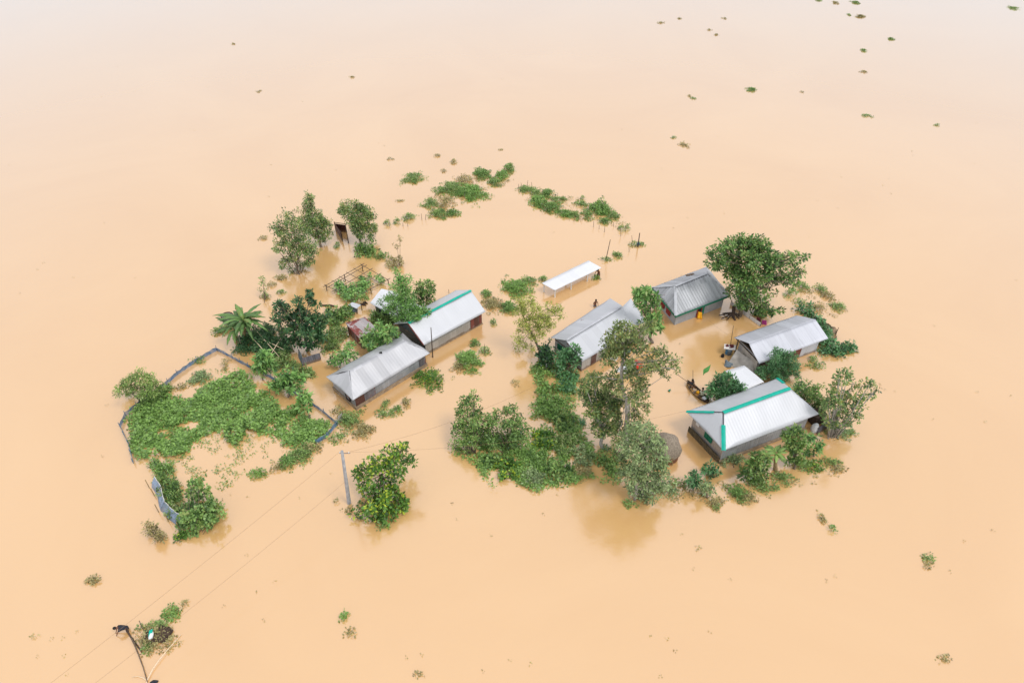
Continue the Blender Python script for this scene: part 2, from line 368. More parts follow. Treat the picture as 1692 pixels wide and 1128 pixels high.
def plant(kind, label, cat, base, lobes, style='small', mat='mid', cover=1.0, group=None, low=False, bark='bark',
          tr=None, path=None, stems=1, fork=.45, tilt=.12, depth=.35, lscale=1.0, limb=True, flat=1.0):
    _seed[0] += 1; rng = np.random.default_rng(_seed[0]); rd = random.Random(_seed[0])
    B = U(*base)
    xs = [l[0] for l in lobes]; halfw = (max(xs) - min(xs)) / 2
    cs = []
    for (px, py, r) in lobes:
        if low:
            rm = r * mpp(B); P = U(px, py, rm * .55)
        else:
            P = VP(px, py, B.y + tilt * max(0, base[1] - py) * mpp(B) / .656 + rd.uniform(-1, 1) * depth * max(halfw, 8) * mpp(B) * 1.2)
            rm = r * mpp(P)
        if P.z < rm * .3: P = U(px, py, rm * .35)
        cs.append((P.x, P.y, P.z, rm))
    root = empty(kind, B, label, cat, group)
    # trunk and limbs
    cen = Vector((np.mean([c[0] for c in cs]), np.mean([c[1] for c in cs]), np.mean([c[2] for c in cs])))
    top = max(c[2] + c[3] for c in cs)
    tr = tr or max(.03, .022 * top)
    mb = MB()
    if path:
        pp = [VP(px, py, B.y + tilt * max(0, base[1] - py) * mpp(B) / .656) for px, py in path]; pts = [Vector((pp[0].x, pp[0].y, -.6))] + pp
        n = len(pts); mb.tube(pts, [tr * (1 - .62 * i / (n - 1)) for i in range(n)], 8)
        starts = pts[max(1, n // 2):]
    else: starts = None
    if limb:
        if stems == 1 and not path:
            fk = B.lerp(cen, fork); pts = [B - Vector((0, 0, .6)), B]
            for t in (.3, .65): pts.append(B.lerp(fk, t) + Vector((rd.uniform(-1, 1), rd.uniform(-1, 1), 0)) * tr * 1.6)
            pts.append(fk); mb.tube(pts, [tr * 1.15, tr * 1.1, tr, tr * .9, tr * .8], 8)
            starts = [pts[-2], fk]
        for i, c in enumerate(cs):
            e = Vector(c[:3])
            if starts: s = min(starts, key=lambda q: (q - e).length + max(0, q.z - e.z) * 2)
            else:
                sp = cs[rd.randrange(len(cs))]; s = Vector((B.x * .4 + sp[0] * .6, B.y * .4 + sp[1] * .6, -.1)) if low else B + Vector((rd.uniform(-.5, .5), rd.uniform(-.3, .3), -.3))
            mid = s.lerp(e, .5) + Vector((rd.uniform(-.2, .2), rd.uniform(-.2, .2), .12)) * c[3]
            r0 = min(tr * .4, .01 + .009 * (e - s).length)
            mb.tube([s, mid, e], [r0, r0 * .7, r0 * .4], 5)
            for _ in range(3):
                q = e + Vector((rd.gauss(0, 1), rd.gauss(0, 1), rd.gauss(.2, .8))).normalized() * c[3] * .85
                mb.tube([mid.lerp(e, rd.uniform(.3, 1)), q], [r0 * .4, r0 * .18], 4, cap=False)
        mb.build('trunk' if not low else 'stem', M[bark], root, True)
    me = leaf_mesh('crown', *foliage(rng, cs, style, cover, lscale=lscale, flat=flat))
    link('crown' if not low else 'foliage', me, LF[mat], root)
    return root
def clump(label, px, py, rx, ry, h=.22, mat='weed', cover=1.0, name='floating_plant', cat='floating plant', group='plant clumps floating on the flood water', ls=.17, stems=False):
    """a raft of leafy water plants; radii in photo pixels"""
    _seed[0] += 1; rng = np.random.default_rng(_seed[0])
    B = U(px, py); s = mpp(B); ax = rx * s; ay = ry * s / math.sin(math.atan2(H, B.y)) ; ay = max(ay, .12)
    W0 = ls * .55; n = int(min(9000, max(14, cover * 2.6 * math.pi * ax * ay / (ls * W0 * .5))))
    ncl = max(4, n // 9)
    a = rng.random(ncl) * 2 * math.pi; r = rng.random(ncl) ** .55
    r *= 1 + .30 * np.sin(a * 2 + rng.random() * 6) + .25 * np.sin(a * 5 + rng.random() * 6) + .16 * rng.normal(size=ncl) + .5 * (rng.random(ncl) < .07)
    P = np.stack([np.cos(a) * r * ax, np.sin(a) * r * ay, np.zeros(ncl)], 1)
    hh = h * np.clip(1.15 - r ** 2, .12, 1) * (.15 + 1.2 * rng.random(ncl)); P[:, 2] = hh
    idx = rng.integers(0, ncl, n); o = rng.normal(size=(n, 3)); o /= np.linalg.norm(o, axis=1, keepdims=True)
    C = P[idx] + o * np.array([.16, .16, .06]) * (ls / .17); C[:, 2] = np.abs(C[:, 2]) + .015
    D = o * 1.0; D[:, 2] = np.abs(D[:, 2]) * .6 + rng.normal(size=n) * .15
    Nn = rng.normal(size=(n, 3)) * .5; Nn[:, 2] += 1.2
    sz = (.6 + .8 * rng.random(n)) * ls
    ct = rng.random(ncl)
    T = np.clip(.5 * ct[idx] + .5 * rng.random(n), 0, 1)
    me = leaf_mesh('leaves', C, D, Nn, sz, sz * .55, T)
    o_ = link(name, me, LF[mat]); o_.location = B
    return tag(o_, label, cat, group)
def inpoly(x, y, P):
    c = False; j = len(P) - 1
    for i in range(len(P)):
        if (P[i][1] > y) != (P[j][1] > y) and x < (P[j][0] - P[i][0]) * (y - P[i][1]) / (P[j][1] - P[i][1]) + P[i][0]: c = not c
        j = i
    return c
def cover_stuff(name, label, cat, polys, cover, ls, mat, h=.3, thr=-.2, nscale=.5, seed=5, wr=.8, lump=.5):
    rng = np.random.default_rng(seed); rd = random.Random(seed)
    Cs = []
    for P in polys:
        x0, x1 = min(p[0] for p in P), max(p[0] for p in P); y0, y1 = min(p[1] for p in P), max(p[1] for p in P)
        s = mpp(U((x0 + x1) / 2, (y0 + y1) / 2)); A = (x1 - x0) * (y1 - y0) * s * s / math.sin(TH)
        n = int(cover * A / (ls * ls * wr * .5) / 5)
        for _ in range(n):
            x, y = rd.uniform(x0, x1), rd.uniform(y0, y1)
            jx, jy = x + rd.gauss(0, 2.5), y + rd.gauss(0, 1.8)
            if not inpoly(jx, jy, P): continue
            q = U(x, y); v = noise.fractal(Vector((q.x * nscale + seed, q.y * nscale, 0)), 1, 2, 4)
            if v < thr + rd.gauss(0, .06): continue
            z = .04 + h * max(0, min(1, (v - thr) * 1.5)) * (1 - lump + lump * (.5 + .5 * noise.noise(Vector((q.x * 1.4, q.y * 1.4, 3))))) * rd.uniform(.6, 1.1)
            q2 = U(x, y, z); Cs.append((q2.x, q2.y, z))
    P = np.array(Cs); idx = np.repeat(np.arange(len(P)), 5); n = len(idx)
    o = rng.normal(size=(n, 3)); o /= np.linalg.norm(o, axis=1, keepdims=True)
    C = P[idx] + o * np.array([1, 1, .35]) * ls * .8; C[:, 2] = np.abs(C[:, 2]) + .01
    D = o.copy(); D[:, 2] = D[:, 2] * .3 + .1
    Nn = rng.normal(size=(n, 3)) * .38; Nn[:, 2] += 1.2
    sz = (.65 + .7 * rng.random(n)) * ls
    T = np.clip(.4 * rng.random(len(P))[idx] + .6 * rng.random(n), 0, 1)
    return tag(link(name, leaf_mesh(name, C, D, Nn, sz, sz * wr, T), LF[mat]), label, cat, kind='stuff')

# ------------------------------------------------------------------ sheets, roofs, houses
def sheet(mb, poly, pitch=.25, amp=.022, rows=6, wob=.0, seed=0, u0=0.0):
    """corrugated planar sheet over a convex polygon; poly[0]->poly[1] is the eave"""
    poly = [Vector(p) for p in poly]; A, Bv = poly[0], poly[1]
    nn = Vector((0, 0, 0))
    for i in range(len(poly)): nn += (poly[i] - A).cross(poly[(i + 1) % len(poly)] - A)
    nn.normalize(); e = (Bv - A).normalized(); e = (e - nn * e.dot(nn)).normalized(); wv = nn.cross(e)
    q = [((p - A).dot(e), (p - A).dot(wv)) for p in poly]
    us = [a for a, _ in q]; lo, hi = min(us), max(us); step = pitch / 4; n = max(4, int((hi - lo) / step))
    def span(u):
        vs_ = []
        for i in range(len(q)):
            (a, b), (c, d) = q[i], q[(i + 1) % len(q)]
            if min(a, c) - 1e-6 <= u <= max(a, c) + 1e-6:
                vs_ += [b, d] if abs(c - a) < 1e-6 else [b + (d - b) * (u - a) / (c - a)]
        return (min(vs_), max(vs_)) if vs_ else (0, 0)
    V = []; UVs = []
    for i in range(n + 1):
        u = lo + (hi - lo) * i / n; b, t = span(min(max(u, lo + 1e-5), hi - 1e-5))
        for k in range(rows + 1):
            v = b + (t - b) * k / rows; hgt = amp * math.sin(2 * math.pi * u / pitch)
            hgt += wob * noise.noise(Vector((u * .55 + seed, v * .6, seed)))
            V.append(A + e * u + wv * v + nn * hgt); UVs.append((u + u0, v))
    r = rows + 1; fs = [(i * r + k, (i + 1) * r + k, (i + 1) * r + k + 1, i * r + k + 1) for i in range(n) for k in range(rows)]
    mb.add(V, fs, [[UVs[j] for j in f] for f in fs])
    return mb
def solid(o, t=.03):
    m = o.modifiers.new('thickness', 'SOLIDIFY'); m.thickness = t; m.offset = -1; return o
def strip(mb, P, Q, w_=.3, up=.06, n=8, wob=.0):
    P, Q = Vector(P), Vector(Q); d = (Q - P); s = d.cross(Vector((0, 0, 1))).normalized() * w_ / 2
    V = []
    for i in range(n + 1):
        p = P.lerp(Q, i / n) + Vector((0, 0, up + wob * noise.noise(Vector((i * .7, P.x, 0)))))
        V += [p - s - Vector((0, 0, w_ * .16)), p, p + s - Vector((0, 0, w_ * .16))]
    fs = []
    for i in range(n): fs += [(3 * i, 3 * i + 1, 3 * i + 4, 3 * i + 3), (3 * i + 1, 3 * i + 2, 3 * i + 5, 3 * i + 4)]
    mb.add(V, [f[::-1] for f in fs]); return mb
def inset(P, ov):
    out = []
    n = len(P)
    for i in range(n):
        a = (P[(i + 1) % n] - P[i]); b = (P[i - 1] - P[i]); a.z = b.z = 0
        out.append(P[i] + a.normalized() * ov + b.normalized() * ov)
    return out
def midplane_z(p, A, Bv):                # height at which the photo point lies above the line A-B
    best = None
    n = (Bv - A).cross(Vector((0, 0, 1))).normalized()
    for i in range(600):
        z = .5 + i * .01; d = abs((U(p[0], p[1], z) - A).dot(n))
        if best is None or d < best[0]: best = (d, z)
    return best[1]
def house(name, label, cat, eave, ze, ridge, ends=('hip', 'hip'), ov=.35, roofm='roof_e', wallm='wall', rz=None, caps=None,
          fascia=None, plinth=None, endwalls=None, wob=.04, pitch=.25, amp=.012, group=None, walltop=None, zmax=None):
    P = [U(p[0], p[1], ze) for p in eave]
    cen = sum(P, Vector()) / 4
    mL = (P[0] + P[1]) / 2; mR = (P[2] + P[3]) / 2
    if rz is None:
        zr = [midplane_z(p, mL, mR) for p in ridge]
        z = sum(zr) / 2
        if zmax: z = min(z, zmax)
    else: z = rz
    R1, R2 = [U(p[0], p[1], z) for p in ridge]
    print(name, 'ridge', round(z, 2), 'L', round((P[2] - P[1]).length, 2), 'W', round((P[1] - P[0]).length, 2))
    root = empty(name, (cen.x, cen.y, 0), label, cat, group)
    mb = MB(); sheet(mb, [P[1], P[2], R2, R1], pitch, amp, 8, wob, 1); sheet(mb, [P[3], P[0], R1, R2], pitch, amp, 8, wob, 2, 30)
    if ends[0] == 'hip': sheet(mb, [P[0], P[1], R1], pitch, amp, 8, wob, 3, 60)
    if ends[1] == 'hip': sheet(mb, [P[2], P[3], R2], pitch, amp, 8, wob, 4, 90)
    roof = solid(mb.build('roof', M[roofm], root, True))
    W = inset(P, ov); zt = (walltop if walltop else ze)
    def wp(i, zz): return Vector((W[i].x, W[i].y, zz))
    mb = MB(); ew = MB()
    for i in range(4):
        j = (i + 1) % 4; a, b = wp(i, -1.2), wp(j, -1.2)
        at, bt = wp(i, zt + .1), wp(j, zt + .1)
        poly = [a, b, bt, at]
        gable = (i == 0 and ends[0] == 'gable') or (i == 2 and ends[1] == 'gable')
        if gable:
            m_ = (W[i] + W[j]) / 2; k = (z - ze) * .96; poly = [a, b, bt, Vector((m_.x, m_.y, zt + k)), at]
        w1 = MB(); sheet(w1, poly, .25, .015, 3, 0, i, i * 20)
        solid(w1.build('end_wall' if i in (0, 2) else 'wall', M[endwalls if (endwalls and i in (0, 2)) else wallm], root, True), .04)
    if plinth:
        pm, ph, po = plinth; q = inset(P, ov - po); b = MB()
        V = [Vector((v.x, v.y, -1.2)) for v in q] + [Vector((v.x, v.y, ph)) for v in q]
        b.add(V, [(4, 5, 6, 7)] + [(i, (i + 1) % 4, 4 + (i + 1) % 4, 4 + i) for i in range(4)])
        b.build('plinth', M[pm], root)
    # frame of the roof: eave beams
    b = MB()
    for i in range(4):
        j = (i + 1) % 4; b.bar(Vector((W[i].x, W[i].y, ze - .1)), Vector((W[j].x, W[j].y, ze - .1)), .09)
    b.build('beam', M['wood'], root)
    if fascia:
        b = MB()
        for i in fascia[1]:
            j = (i + 1) % 4; dz = Vector((0, 0, .12)); b.bar(P[i] - dz, P[j] - dz, .05, .22)
        b.build('fascia', M[fascia[0]], root)
    pts = dict(r1=R1, r2=R2, p0=P[0], p1=P[1], p2=P[2], p3=P[3])
    for c in (caps or []):
        m_, a, bb, t0, t1, w_ = c; A, Bq = pts[a], pts[bb]
        b = MB(); strip(b, A.lerp(Bq, t0), A.lerp(Bq, t1), w_, .05, 10, .02)
        solid(b.build('ridge_cap', M[m_], root, False), .012)
    root['_w'] = 0; del root['_w']
    return dict(root=root, P=P, W=W, R=(R1, R2), ze=ze, z=z)
def opening(h, side, u0, u1, z0, z1, mat, name='door', frame=None, bars=0, proud=.06):
    i, j = side, (side + 1) % 4; A, Bv = h['W'][i].copy(), h['W'][j].copy(); A.z = Bv.z = 0
    e = (Bv - A).normalized(); L = (Bv - A).length; n = e.cross(Vector((0, 0, 1)))
    a = A + e * L * u0 + n * proud; b = A + e * L * u1 + n * proud
    mb = MB(); c = (a + b) / 2; c.z = (z0 + z1) / 2
    w_ = (b - a).length
    sheet(mb, [Vector((a.x, a.y, z0)), Vector((b.x, b.y, z0)), Vector((b.x, b.y, z1)), Vector((a.x, a.y, z1))], .2, .008, 3, 0, 0, u0 * 9)
    o = solid(mb.build(name, M[mat], h['root']), .025)
    if frame:
        f = MB(); t = .07; up = Vector((0, 0, 1))
        A0 = Vector((a.x, a.y, z0)) + n * .02; B0 = Vector((b.x, b.y, z0)) + n * .02; A1 = A0 + up * (z1 - z0); B1 = B0 + up * (z1 - z0)
        f.bar(A0, A1, t); f.bar(B0, B1, t); f.bar(A1 + e * t / 2, B1 - e * t / 2, t); f.bar(A0 + e * t / 2, B0 - e * t / 2, t)
        for k in range(bars):
            q = (k + 1) / (bars + 1); f.bar(A0.lerp(B0, q) + up * .04, A1.lerp(B1, q) - up * .04, .045)
        f.build('frame', M[frame], o)
    return o

# ================================================================== HOUSES
hE = house('tin_house', 'long hip roofed tin house with pale dull roof, nearest the walled garden', 'house',
    [(539, 622.5), (583.2, 661), (710.5, 583.5), (664.6, 550.5)], 1.75, [(577.3, 612.3), (667.4, 562)], plinth=('plinth', .42, .10), wob=.13, amp=.006, pitch=.3)
opening(hE, 1, .0, .12, .45, 1.75, 'rustdark', 'door'); opening(hE, 1, .125, .27, .45, 1.75, 'greydoor', 'door')
opening(hE, 1, .90, .995, .45, 1.75, 'greydoor', 'door'); opening(hE, 0, .62, .80, .55, 1.35, 'greydoor', 'window', 'dark')
mb = MB(); q = hE['R'][0].lerp(hE['R'][1], .56); mb.bar(q + Vector((-.1, -.02, .05)), q + Vector((.14, .02, .1)), .12, .14); mb.build('vent', M['dark'], hE['root'])

hD = house('tin_house', 'bright gable roofed tin house with a teal ridge cap behind the slim wooden pole', 'house',
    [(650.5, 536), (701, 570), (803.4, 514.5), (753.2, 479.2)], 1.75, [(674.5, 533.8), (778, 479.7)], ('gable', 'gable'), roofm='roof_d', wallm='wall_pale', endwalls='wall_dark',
    caps=[('teal', 'r1', 'r2', 0, 1, .34)], plinth=('plinth', .12, .08), wob=.05, amp=.004, pitch=.3)
opening(hD, 1, .86, .94, .05, 1.62, 'rustdark', 'door'); opening(hD, 1, .945, .99, .05, 1.62, 'rust', 'wall_panel'); opening(hD, 1, .79, .855, .05, 1.62, 'rust', 'wall_panel')
mb = MB(); a = hD['P'][1]; b_ = hD['R'][0]; mb.bar(a + Vector((-.08, .05, -.05)), b_ + Vector((-.08, .05, -.05)), .07, .2); mb.build('barge_board', M['rust'], hD['root'])

hB = house('tin_house', 'grey gable roofed tin house half hidden behind the tallest tree', 'house',
    [(909.6, 559.4), (962.2, 597), (1051, 545), (1008, 492.8)], 1.8, [(936.2, 562.1), (1027.7, 506.2)], ('gable', 'gable'), roofm='roof_b', wallm='wall_pale', endwalls='wall', rz=3.0,
    caps=[('capgrey', 'r1', 'r2', 0, 1, .18)], wob=.05, amp=.008)
opening(hB, 0, .12, .32, .9, 1.5, 'green', 'window', 'green', 2); opening(hB, 1, .18, .28, .1, 1.6, 'rustdark', 'door')
mb = MB(); pl = [U(1042, 493, 2.0), U(1027.7, 506.2, 2.95), U(1049, 541, 1.9), U(1072, 527, 1.7)]
sheet(mb, pl, .25, .012, 4, .0, 0); solid(mb.build('porch_roof', M['roof_d'], hB['root'], True), -.03)
for px, py in ((1049, 541), (1070, 526), (1044, 494)): mb = MB(); q = U(px, py, 1.75) + Vector((-.1, .1, 0)); mb.bar((q.x, q.y, -1), q, .1); mb.build('porch_post', M['wood'], hB['root'])

hF = house('brick_house', 'dark ribbed hip roofed house with green fascia and red shutters', 'house',
    [(1077.4, 474.6), (1116.5, 521.8), (1206.5, 487.7), (1167.4, 440.5)], 1.8, [(1115.9, 472.8), (1169, 451.6)], roofm='roof_f', wallm='cement', fascia=('green', (0, 1)),
    caps=[('capgrey', 'r1', 'r2', 0, 1, .2), ('capgrey', 'r1', 'p1', .2, 1, .28), ('capgrey', 'r1', 'p0', .1, 1, .2)], pitch=.34, amp=.035, ov=.45)
opening(hF, 0, .30, .46, .45, 1.25, 'redwin', 'window', 'redwin', 3); opening(hF, 0, .58, .76, .45, 1.25, 'redwin', 'window', 'redwin', 3)
opening(hF, 1, .44, .53, .0, 1.6, 'dark', 'door', 'redwin'); o = opening(hF, 1, .535, .58, .05, 1.25, 'green', 'door', None, 0, .14)
for (px, py, l) in ((1140, 455, .9), (1137, 461, 1.3)):
    q = U(px, py, 2.35); mb = MB(); mb.bar(q + Vector((-l / 2, -.1, .05)), q + Vector((l / 2, .12, .12)), .3, .06); mb.build('patch_sheet', M['wood'], hF['root'])

hG = house('tin_shed_house', 'open gabled tin house with streaked roof beside the grey tarp', 'house',
    [(1212.5, 557.3), (1254.7, 600.8), (1368.9, 559.1), (1315.5, 520.9)], 1.9, [(1237.3, 567.3), (1347.8, 527.6)], ('open', 'gable'), roofm='roof_g', wallm='wall_g', wob=.05, ov=.5, walltop=1.7, rz=2.75)
opening(hG, 1, .02, .28, .0, 1.7, 'rustdark', 'wall_panel'); opening(hG, 1, .42, .60, .0, 1.72, 'rustdark', 'door'); opening(hG, 1, .605, .70, .0, 1.72, 'rust', 'wall_panel')
opening(hG, 1, .705, .99, .0, 1.72, 'roof_g', 'wall_panel')
opening(hG, 0, .22, .98, .1, 1.6, 'tarp', 'reed_panel', None, 0, .12)
mb = MB(); 
a, b_ = hG['P'][0] + Vector((.15, .1, -.08)), hG['P'][1] + Vector((.1, .2, -.08)); r_ = hG['R'][0] + Vector((.1, .1, -.08))
mb.bar(a, r_, .08); mb.bar(b_, r_, .08); mb.bar(a, b_, .07); mb.build('rafter', M['darkwood'], hG['root'])
mb = MB(); a = hG['W'][0]; mb.bar((a.x - .25, a.y - .1, -1), (a.x - .25, a.y - .1, 1.95), .1)
mb.build('post', M['wood'], hG['root'])

hH = house('tin_house', 'largest tin house, bright hip roof with teal ridge and hip caps, beside the straw heap', 'house',
    [(1133.9, 679.7), (1195.8, 744), (1353.8, 683.7), (1284.7, 624.6)], 2.35, [(1195, 681), (1305.4, 641)], roofm='roof_h', wallm='wall', endwalls='wall_pink',
    caps=[('teal', 'r1', 'r2', 0, 1, .36), ('teal', 'r1', 'p1', .34, 1, .36), ('teal', 'r1', 'p0', .24, 1, .30), ('teal', 'r2', 'p3', .45, 1, .36), ('capdark', 'r1', 'p1', 0, .34, .10), ('capdark', 'r1', 'p0', 0, .24, .08)],
    plinth=('plinth', .28, .14), wob=.05, ov=.5, amp=.005, pitch=.3)
o_ = opening(hH, 0, -.02, 1.02, -.9, .72, 'moss', 'mud_wall', None, 0, .2)
opening(hH, 0, .44, .66, 1.15, 1.85, 'green', 'window', 'green', 2); opening(hH, 0, .12, .22, 1.45, 1.75, 'white', 'meter_box')
print('hH W', [tuple(round(c, 1) for c in v) for v in hH['W']])

def mono(name, label, px, zs, mat, ph, thick=.03, walls=None, post='wood', pitch=.25, amp=.015, cat='shed'):
    """single-slope shelter: four photo corners with their heights"""
    P = [U(p[0], p[1], z) for p, z in zip(px, zs)]; cen = sum(P, Vector()) / 4
    root = empty(name, (cen.x, cen.y, 0), label, cat)
    mb = MB(); sheet(mb, P, pitch, amp, 6, .02, 3); solid(mb.build('roof', M[mat], root, True), thick)
    q = inset(P, ph)
    for v in q:
        b = MB(); b.bar((v.x, v.y, -1), (v.x, v.y, v.z - .06), .1); b.build('post', M[post], root)
    b = MB()
    for i in range(4): b.bar(q[i] - Vector((0, 0, .1)), q[(i + 1) % 4] - Vector((0, 0, .1)), .07)
    b.build('beam', M['wood'], root)
    if walls:
        for i, wm_ in walls:
            a, c = q[i], q[(i + 1) % 4]; b = MB()
            sheet(b, [Vector((a.x, a.y, -1)), Vector((c.x, c.y, -1)), c - Vector((0, 0, .12)), a - Vector((0, 0, .12))], .25, .015, 3, 0, 0)
            solid(b.build('wall', M[wm_], root, True), .03)
    return root, P, q
hC = house('tin_shed', 'small white roofed shed half under the feathery tree', 'shed',
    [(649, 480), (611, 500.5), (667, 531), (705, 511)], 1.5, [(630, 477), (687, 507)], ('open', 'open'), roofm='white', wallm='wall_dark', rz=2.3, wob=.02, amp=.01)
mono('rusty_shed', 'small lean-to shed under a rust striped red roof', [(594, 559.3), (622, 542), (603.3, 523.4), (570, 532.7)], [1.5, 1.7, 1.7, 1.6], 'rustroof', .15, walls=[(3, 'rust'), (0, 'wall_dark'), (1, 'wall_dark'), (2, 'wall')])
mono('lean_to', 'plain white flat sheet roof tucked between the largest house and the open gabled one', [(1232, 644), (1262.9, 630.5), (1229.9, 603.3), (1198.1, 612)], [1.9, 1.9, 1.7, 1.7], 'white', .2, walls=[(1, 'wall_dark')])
# long open shelter on white posts
P = [U(*p, 1.12) for p in ((916.6, 479.6), (994, 442.3), (972.3, 432.1), (895.3, 469.4))]
for k in (2, 3): P[k].z += .16
sh = empty('open_shelter', ((P[0] + P[2]) / 2).xy.to_3d(), 'long open shelter, bright white flat roof on six thin posts', 'shelter')
mb = MB(); sheet(mb, P, .25, .01, 4, .02, 1); solid(mb.build('roof', M['white'], sh, True), .03)
for k in (0, 1):
    for t in (.03, .37, .72) if k == 0 else (.03, .5, .97):
        a = (P[0].lerp(P[1], t) if k == 0 else P[3].lerp(P[2], t)); a = a.lerp(P[3].lerp(P[2], t) if k == 0 else P[0].lerp(P[1], t), .07)
        b = MB(); b.bar((a.x, a.y, -1), (a.x, a.y, a.z - .05), .13); b.build('post', M['whitepost'], sh)
b = MB(); dz = Vector((0, 0, .07)); b.bar(P[0].lerp(P[3], .07) - dz, P[1].lerp(P[2], .07) - dz, .07); b.bar(P[3].lerp(P[0], .07) - dz, P[2].lerp(P[1], .07) - dz, .07)
b.build('beam', M['wood'], sh)

# ================================================================== SMALL BUILT THINGS
def wallpanel(mb, a, b, z0, z1, z1b=None, pitch=.25, amp=.012):
    sheet(mb, [Vector((a.x, a.y, z0)), Vector((b.x, b.y, z0)), Vector((b.x, b.y, z1b or z1)), Vector((a.x, a.y, z1))], pitch, amp, 3, .04, 2)
# roofless latrine of rusty tin
c = U(566, 397); ou = empty('latrine', c, 'roofless rusty tin latrine standing between two trees', 'latrine')
k = [U(555, 381.5), U(566, 398), U(576, 402), U(573, 384)]
for i, (a, b_, z) in enumerate(((k[0], k[1], 1.15), (k[3], k[0], 1.1), (k[2], k[2].lerp(k[3], .55), 1.0))):
    m_ = MB(); wallpanel(m_, a, b_, -.9, z); solid(m_.build('wall', M['rustdark'], ou), .04)
for v in k:
    m_ = MB(); m_.bar((v.x, v.y, -.9), (v.x, v.y, 1.35), .08); m_.build('post', M['darkwood'], ou)
m_ = MB(); m_.bar((k[0].x, k[0].y, 1.25), (k[3].x, k[3].y, 1.25), .06); m_.bar((k[3].x, k[3].y, 1.25), (k[2].x, k[2].y, 1.25), .06); m_.build('beam', M['darkwood'], ou)
# round latrine screen behind the banana
c = U(379, 533); g_ = empty('latrine', c, 'small grey latrine screen with dark rim behind the banana plant', 'latrine')
m_ = MB(); m_.lathe(c, [(.62, -.8), (.64, .5), (.62, .95), (.54, .96), (.54, .3), (.5, .25)], 14, 1, .9); m_.build('wall', M['tarp'], g_)
m_ = MB(); m_.tube([c + Vector((.62 * math.cos(a * .45), .56 * math.sin(a * .45), 1.0)) for a in range(15)], .06, 6); m_.build('rim', M['darkwood'], g_)
# bamboo trellis
c = U(590, 470); g_ = empty('trellis', c, 'tilted bamboo trellis frame overgrown with vines at one side', 'trellis')
tz = .75
A, B_, C_, D_ = U(538.5, 471.5, tz), U(598, 437.5, tz + .2), U(641, 462, tz), U(583, 494, tz - .2)
m_ = MB()
for t in (0, .2, .4, .6, .8, 1): m_.tube([A.lerp(B_, t) + (D_ - A).normalized() * -.25, D_.lerp(C_, t)], .035, 5)
for t in (0, .1, .33, .66, 1): m_.tube([A.lerp(D_, t) + (B_ - A).normalized() * -.35, B_.lerp(C_, t) + (B_ - A).normalized() * .35], .04, 5)
m_.build('lattice', M['wood'], g_)
for q in (A, B_, C_, D_, A.lerp(B_, .5), C_.lerp(D_, .5)):
    m_ = MB(); m_.tube([(q.x, q.y, -.8), q + Vector((0, 0, .08))], .05, 6); m_.build('post', M['darkwood'], g_)
_seed[0] = 60; rng = np.random.default_rng(60)
cs = [(*U(px, py, .65), r * mpp(A)) for px, py, r in ((560, 470, 7), (566, 480, 8), (578, 478, 9), (590, 474, 9), (600, 476, 8), (585, 488, 8), (572, 492, 7), (607, 468, 6), (598, 460, 5), (553, 475, 4), (612, 455, 4), (625, 458, 5), (632, 463, 5))]
link('vine', leaf_mesh('vine', *foliage(rng, cs, 'round', .9, flat=.45)), LF['papaya'], g_)
# debris: tilted sheets
def panel(name, label, cat, px, zs, mat, t=.04, extra=None):
    P = [U(p[0], p[1], z) for p, z in zip(px, zs)]; m_ = MB(); sheet(m_, P, .2, .012, 4, .04, 7)
    root = empty(name, P[0].xy.to_3d(), label, cat); solid(m_.build('sheet', M[mat], root), t)
    for p in P: m_ = MB(); m_.bar((p.x, p.y, -.6), p - Vector((0, 0, .03)), .07); m_.build('stake', M['darkwood'], root)
    return root
panel('board_screen', 'leaning grey board screen standing in the water by the dark tree', 'screen', [(500, 605), (531, 594.5), (527.5, 583), (499, 591.5)], [0.0, 0.0, .75, .75], 'greydoor')
panel('board_screen', 'dark narrow board standing beside the leaning grey screen', 'screen', [(493, 590), (500, 606), (499.5, 591), (493, 577)], [0, 0, .7, .7], 'bluetarp')
panel('chicken_coop', 'tiny low coop under a pale tin sheet by the rusty shed', 'coop', [(588.7, 510), (596.6, 503.5), (582, 499), (575.4, 503.5)], [.7, .75, .8, .75], 'roof_d')
m_ = MB(); c = U(584, 514); m_.obox(c + Vector((0, .1, .15)), (.42, .12, 0), (-.1, .35, 0), (0, 0, .3)); tag(m_.build('crate', M['bluetarp']), 'dark grey crate floating just below the pale coop sheet', 'crate')
for i, (px, py, l, nm) in enumerate(((600, 504, .35, 'dark lump of wood drifting right of the coop'), (604, 501, .25, 'small dark lump of wood farthest right of the coop'), (545, 506, .9, 'dark branch drifting left of the coop bushes'))):
    c = U(px, py); m_ = MB(); m_.tube([c + Vector((-l, .1, .05)), c + Vector((0, 0, .12)), c + Vector((l, -.12, .04))], [.08, .14, .06], 7)
    tag(m_.build('driftwood', M['darkwood']), nm, 'driftwood')
panel('board_screen', 'pale small board stuck upright at the garden corner by the lowest house', 'screen', [(559, 700), (566, 694), (565.5, 682), (558, 688)], [0, 0, .8, .7], 'tarp')
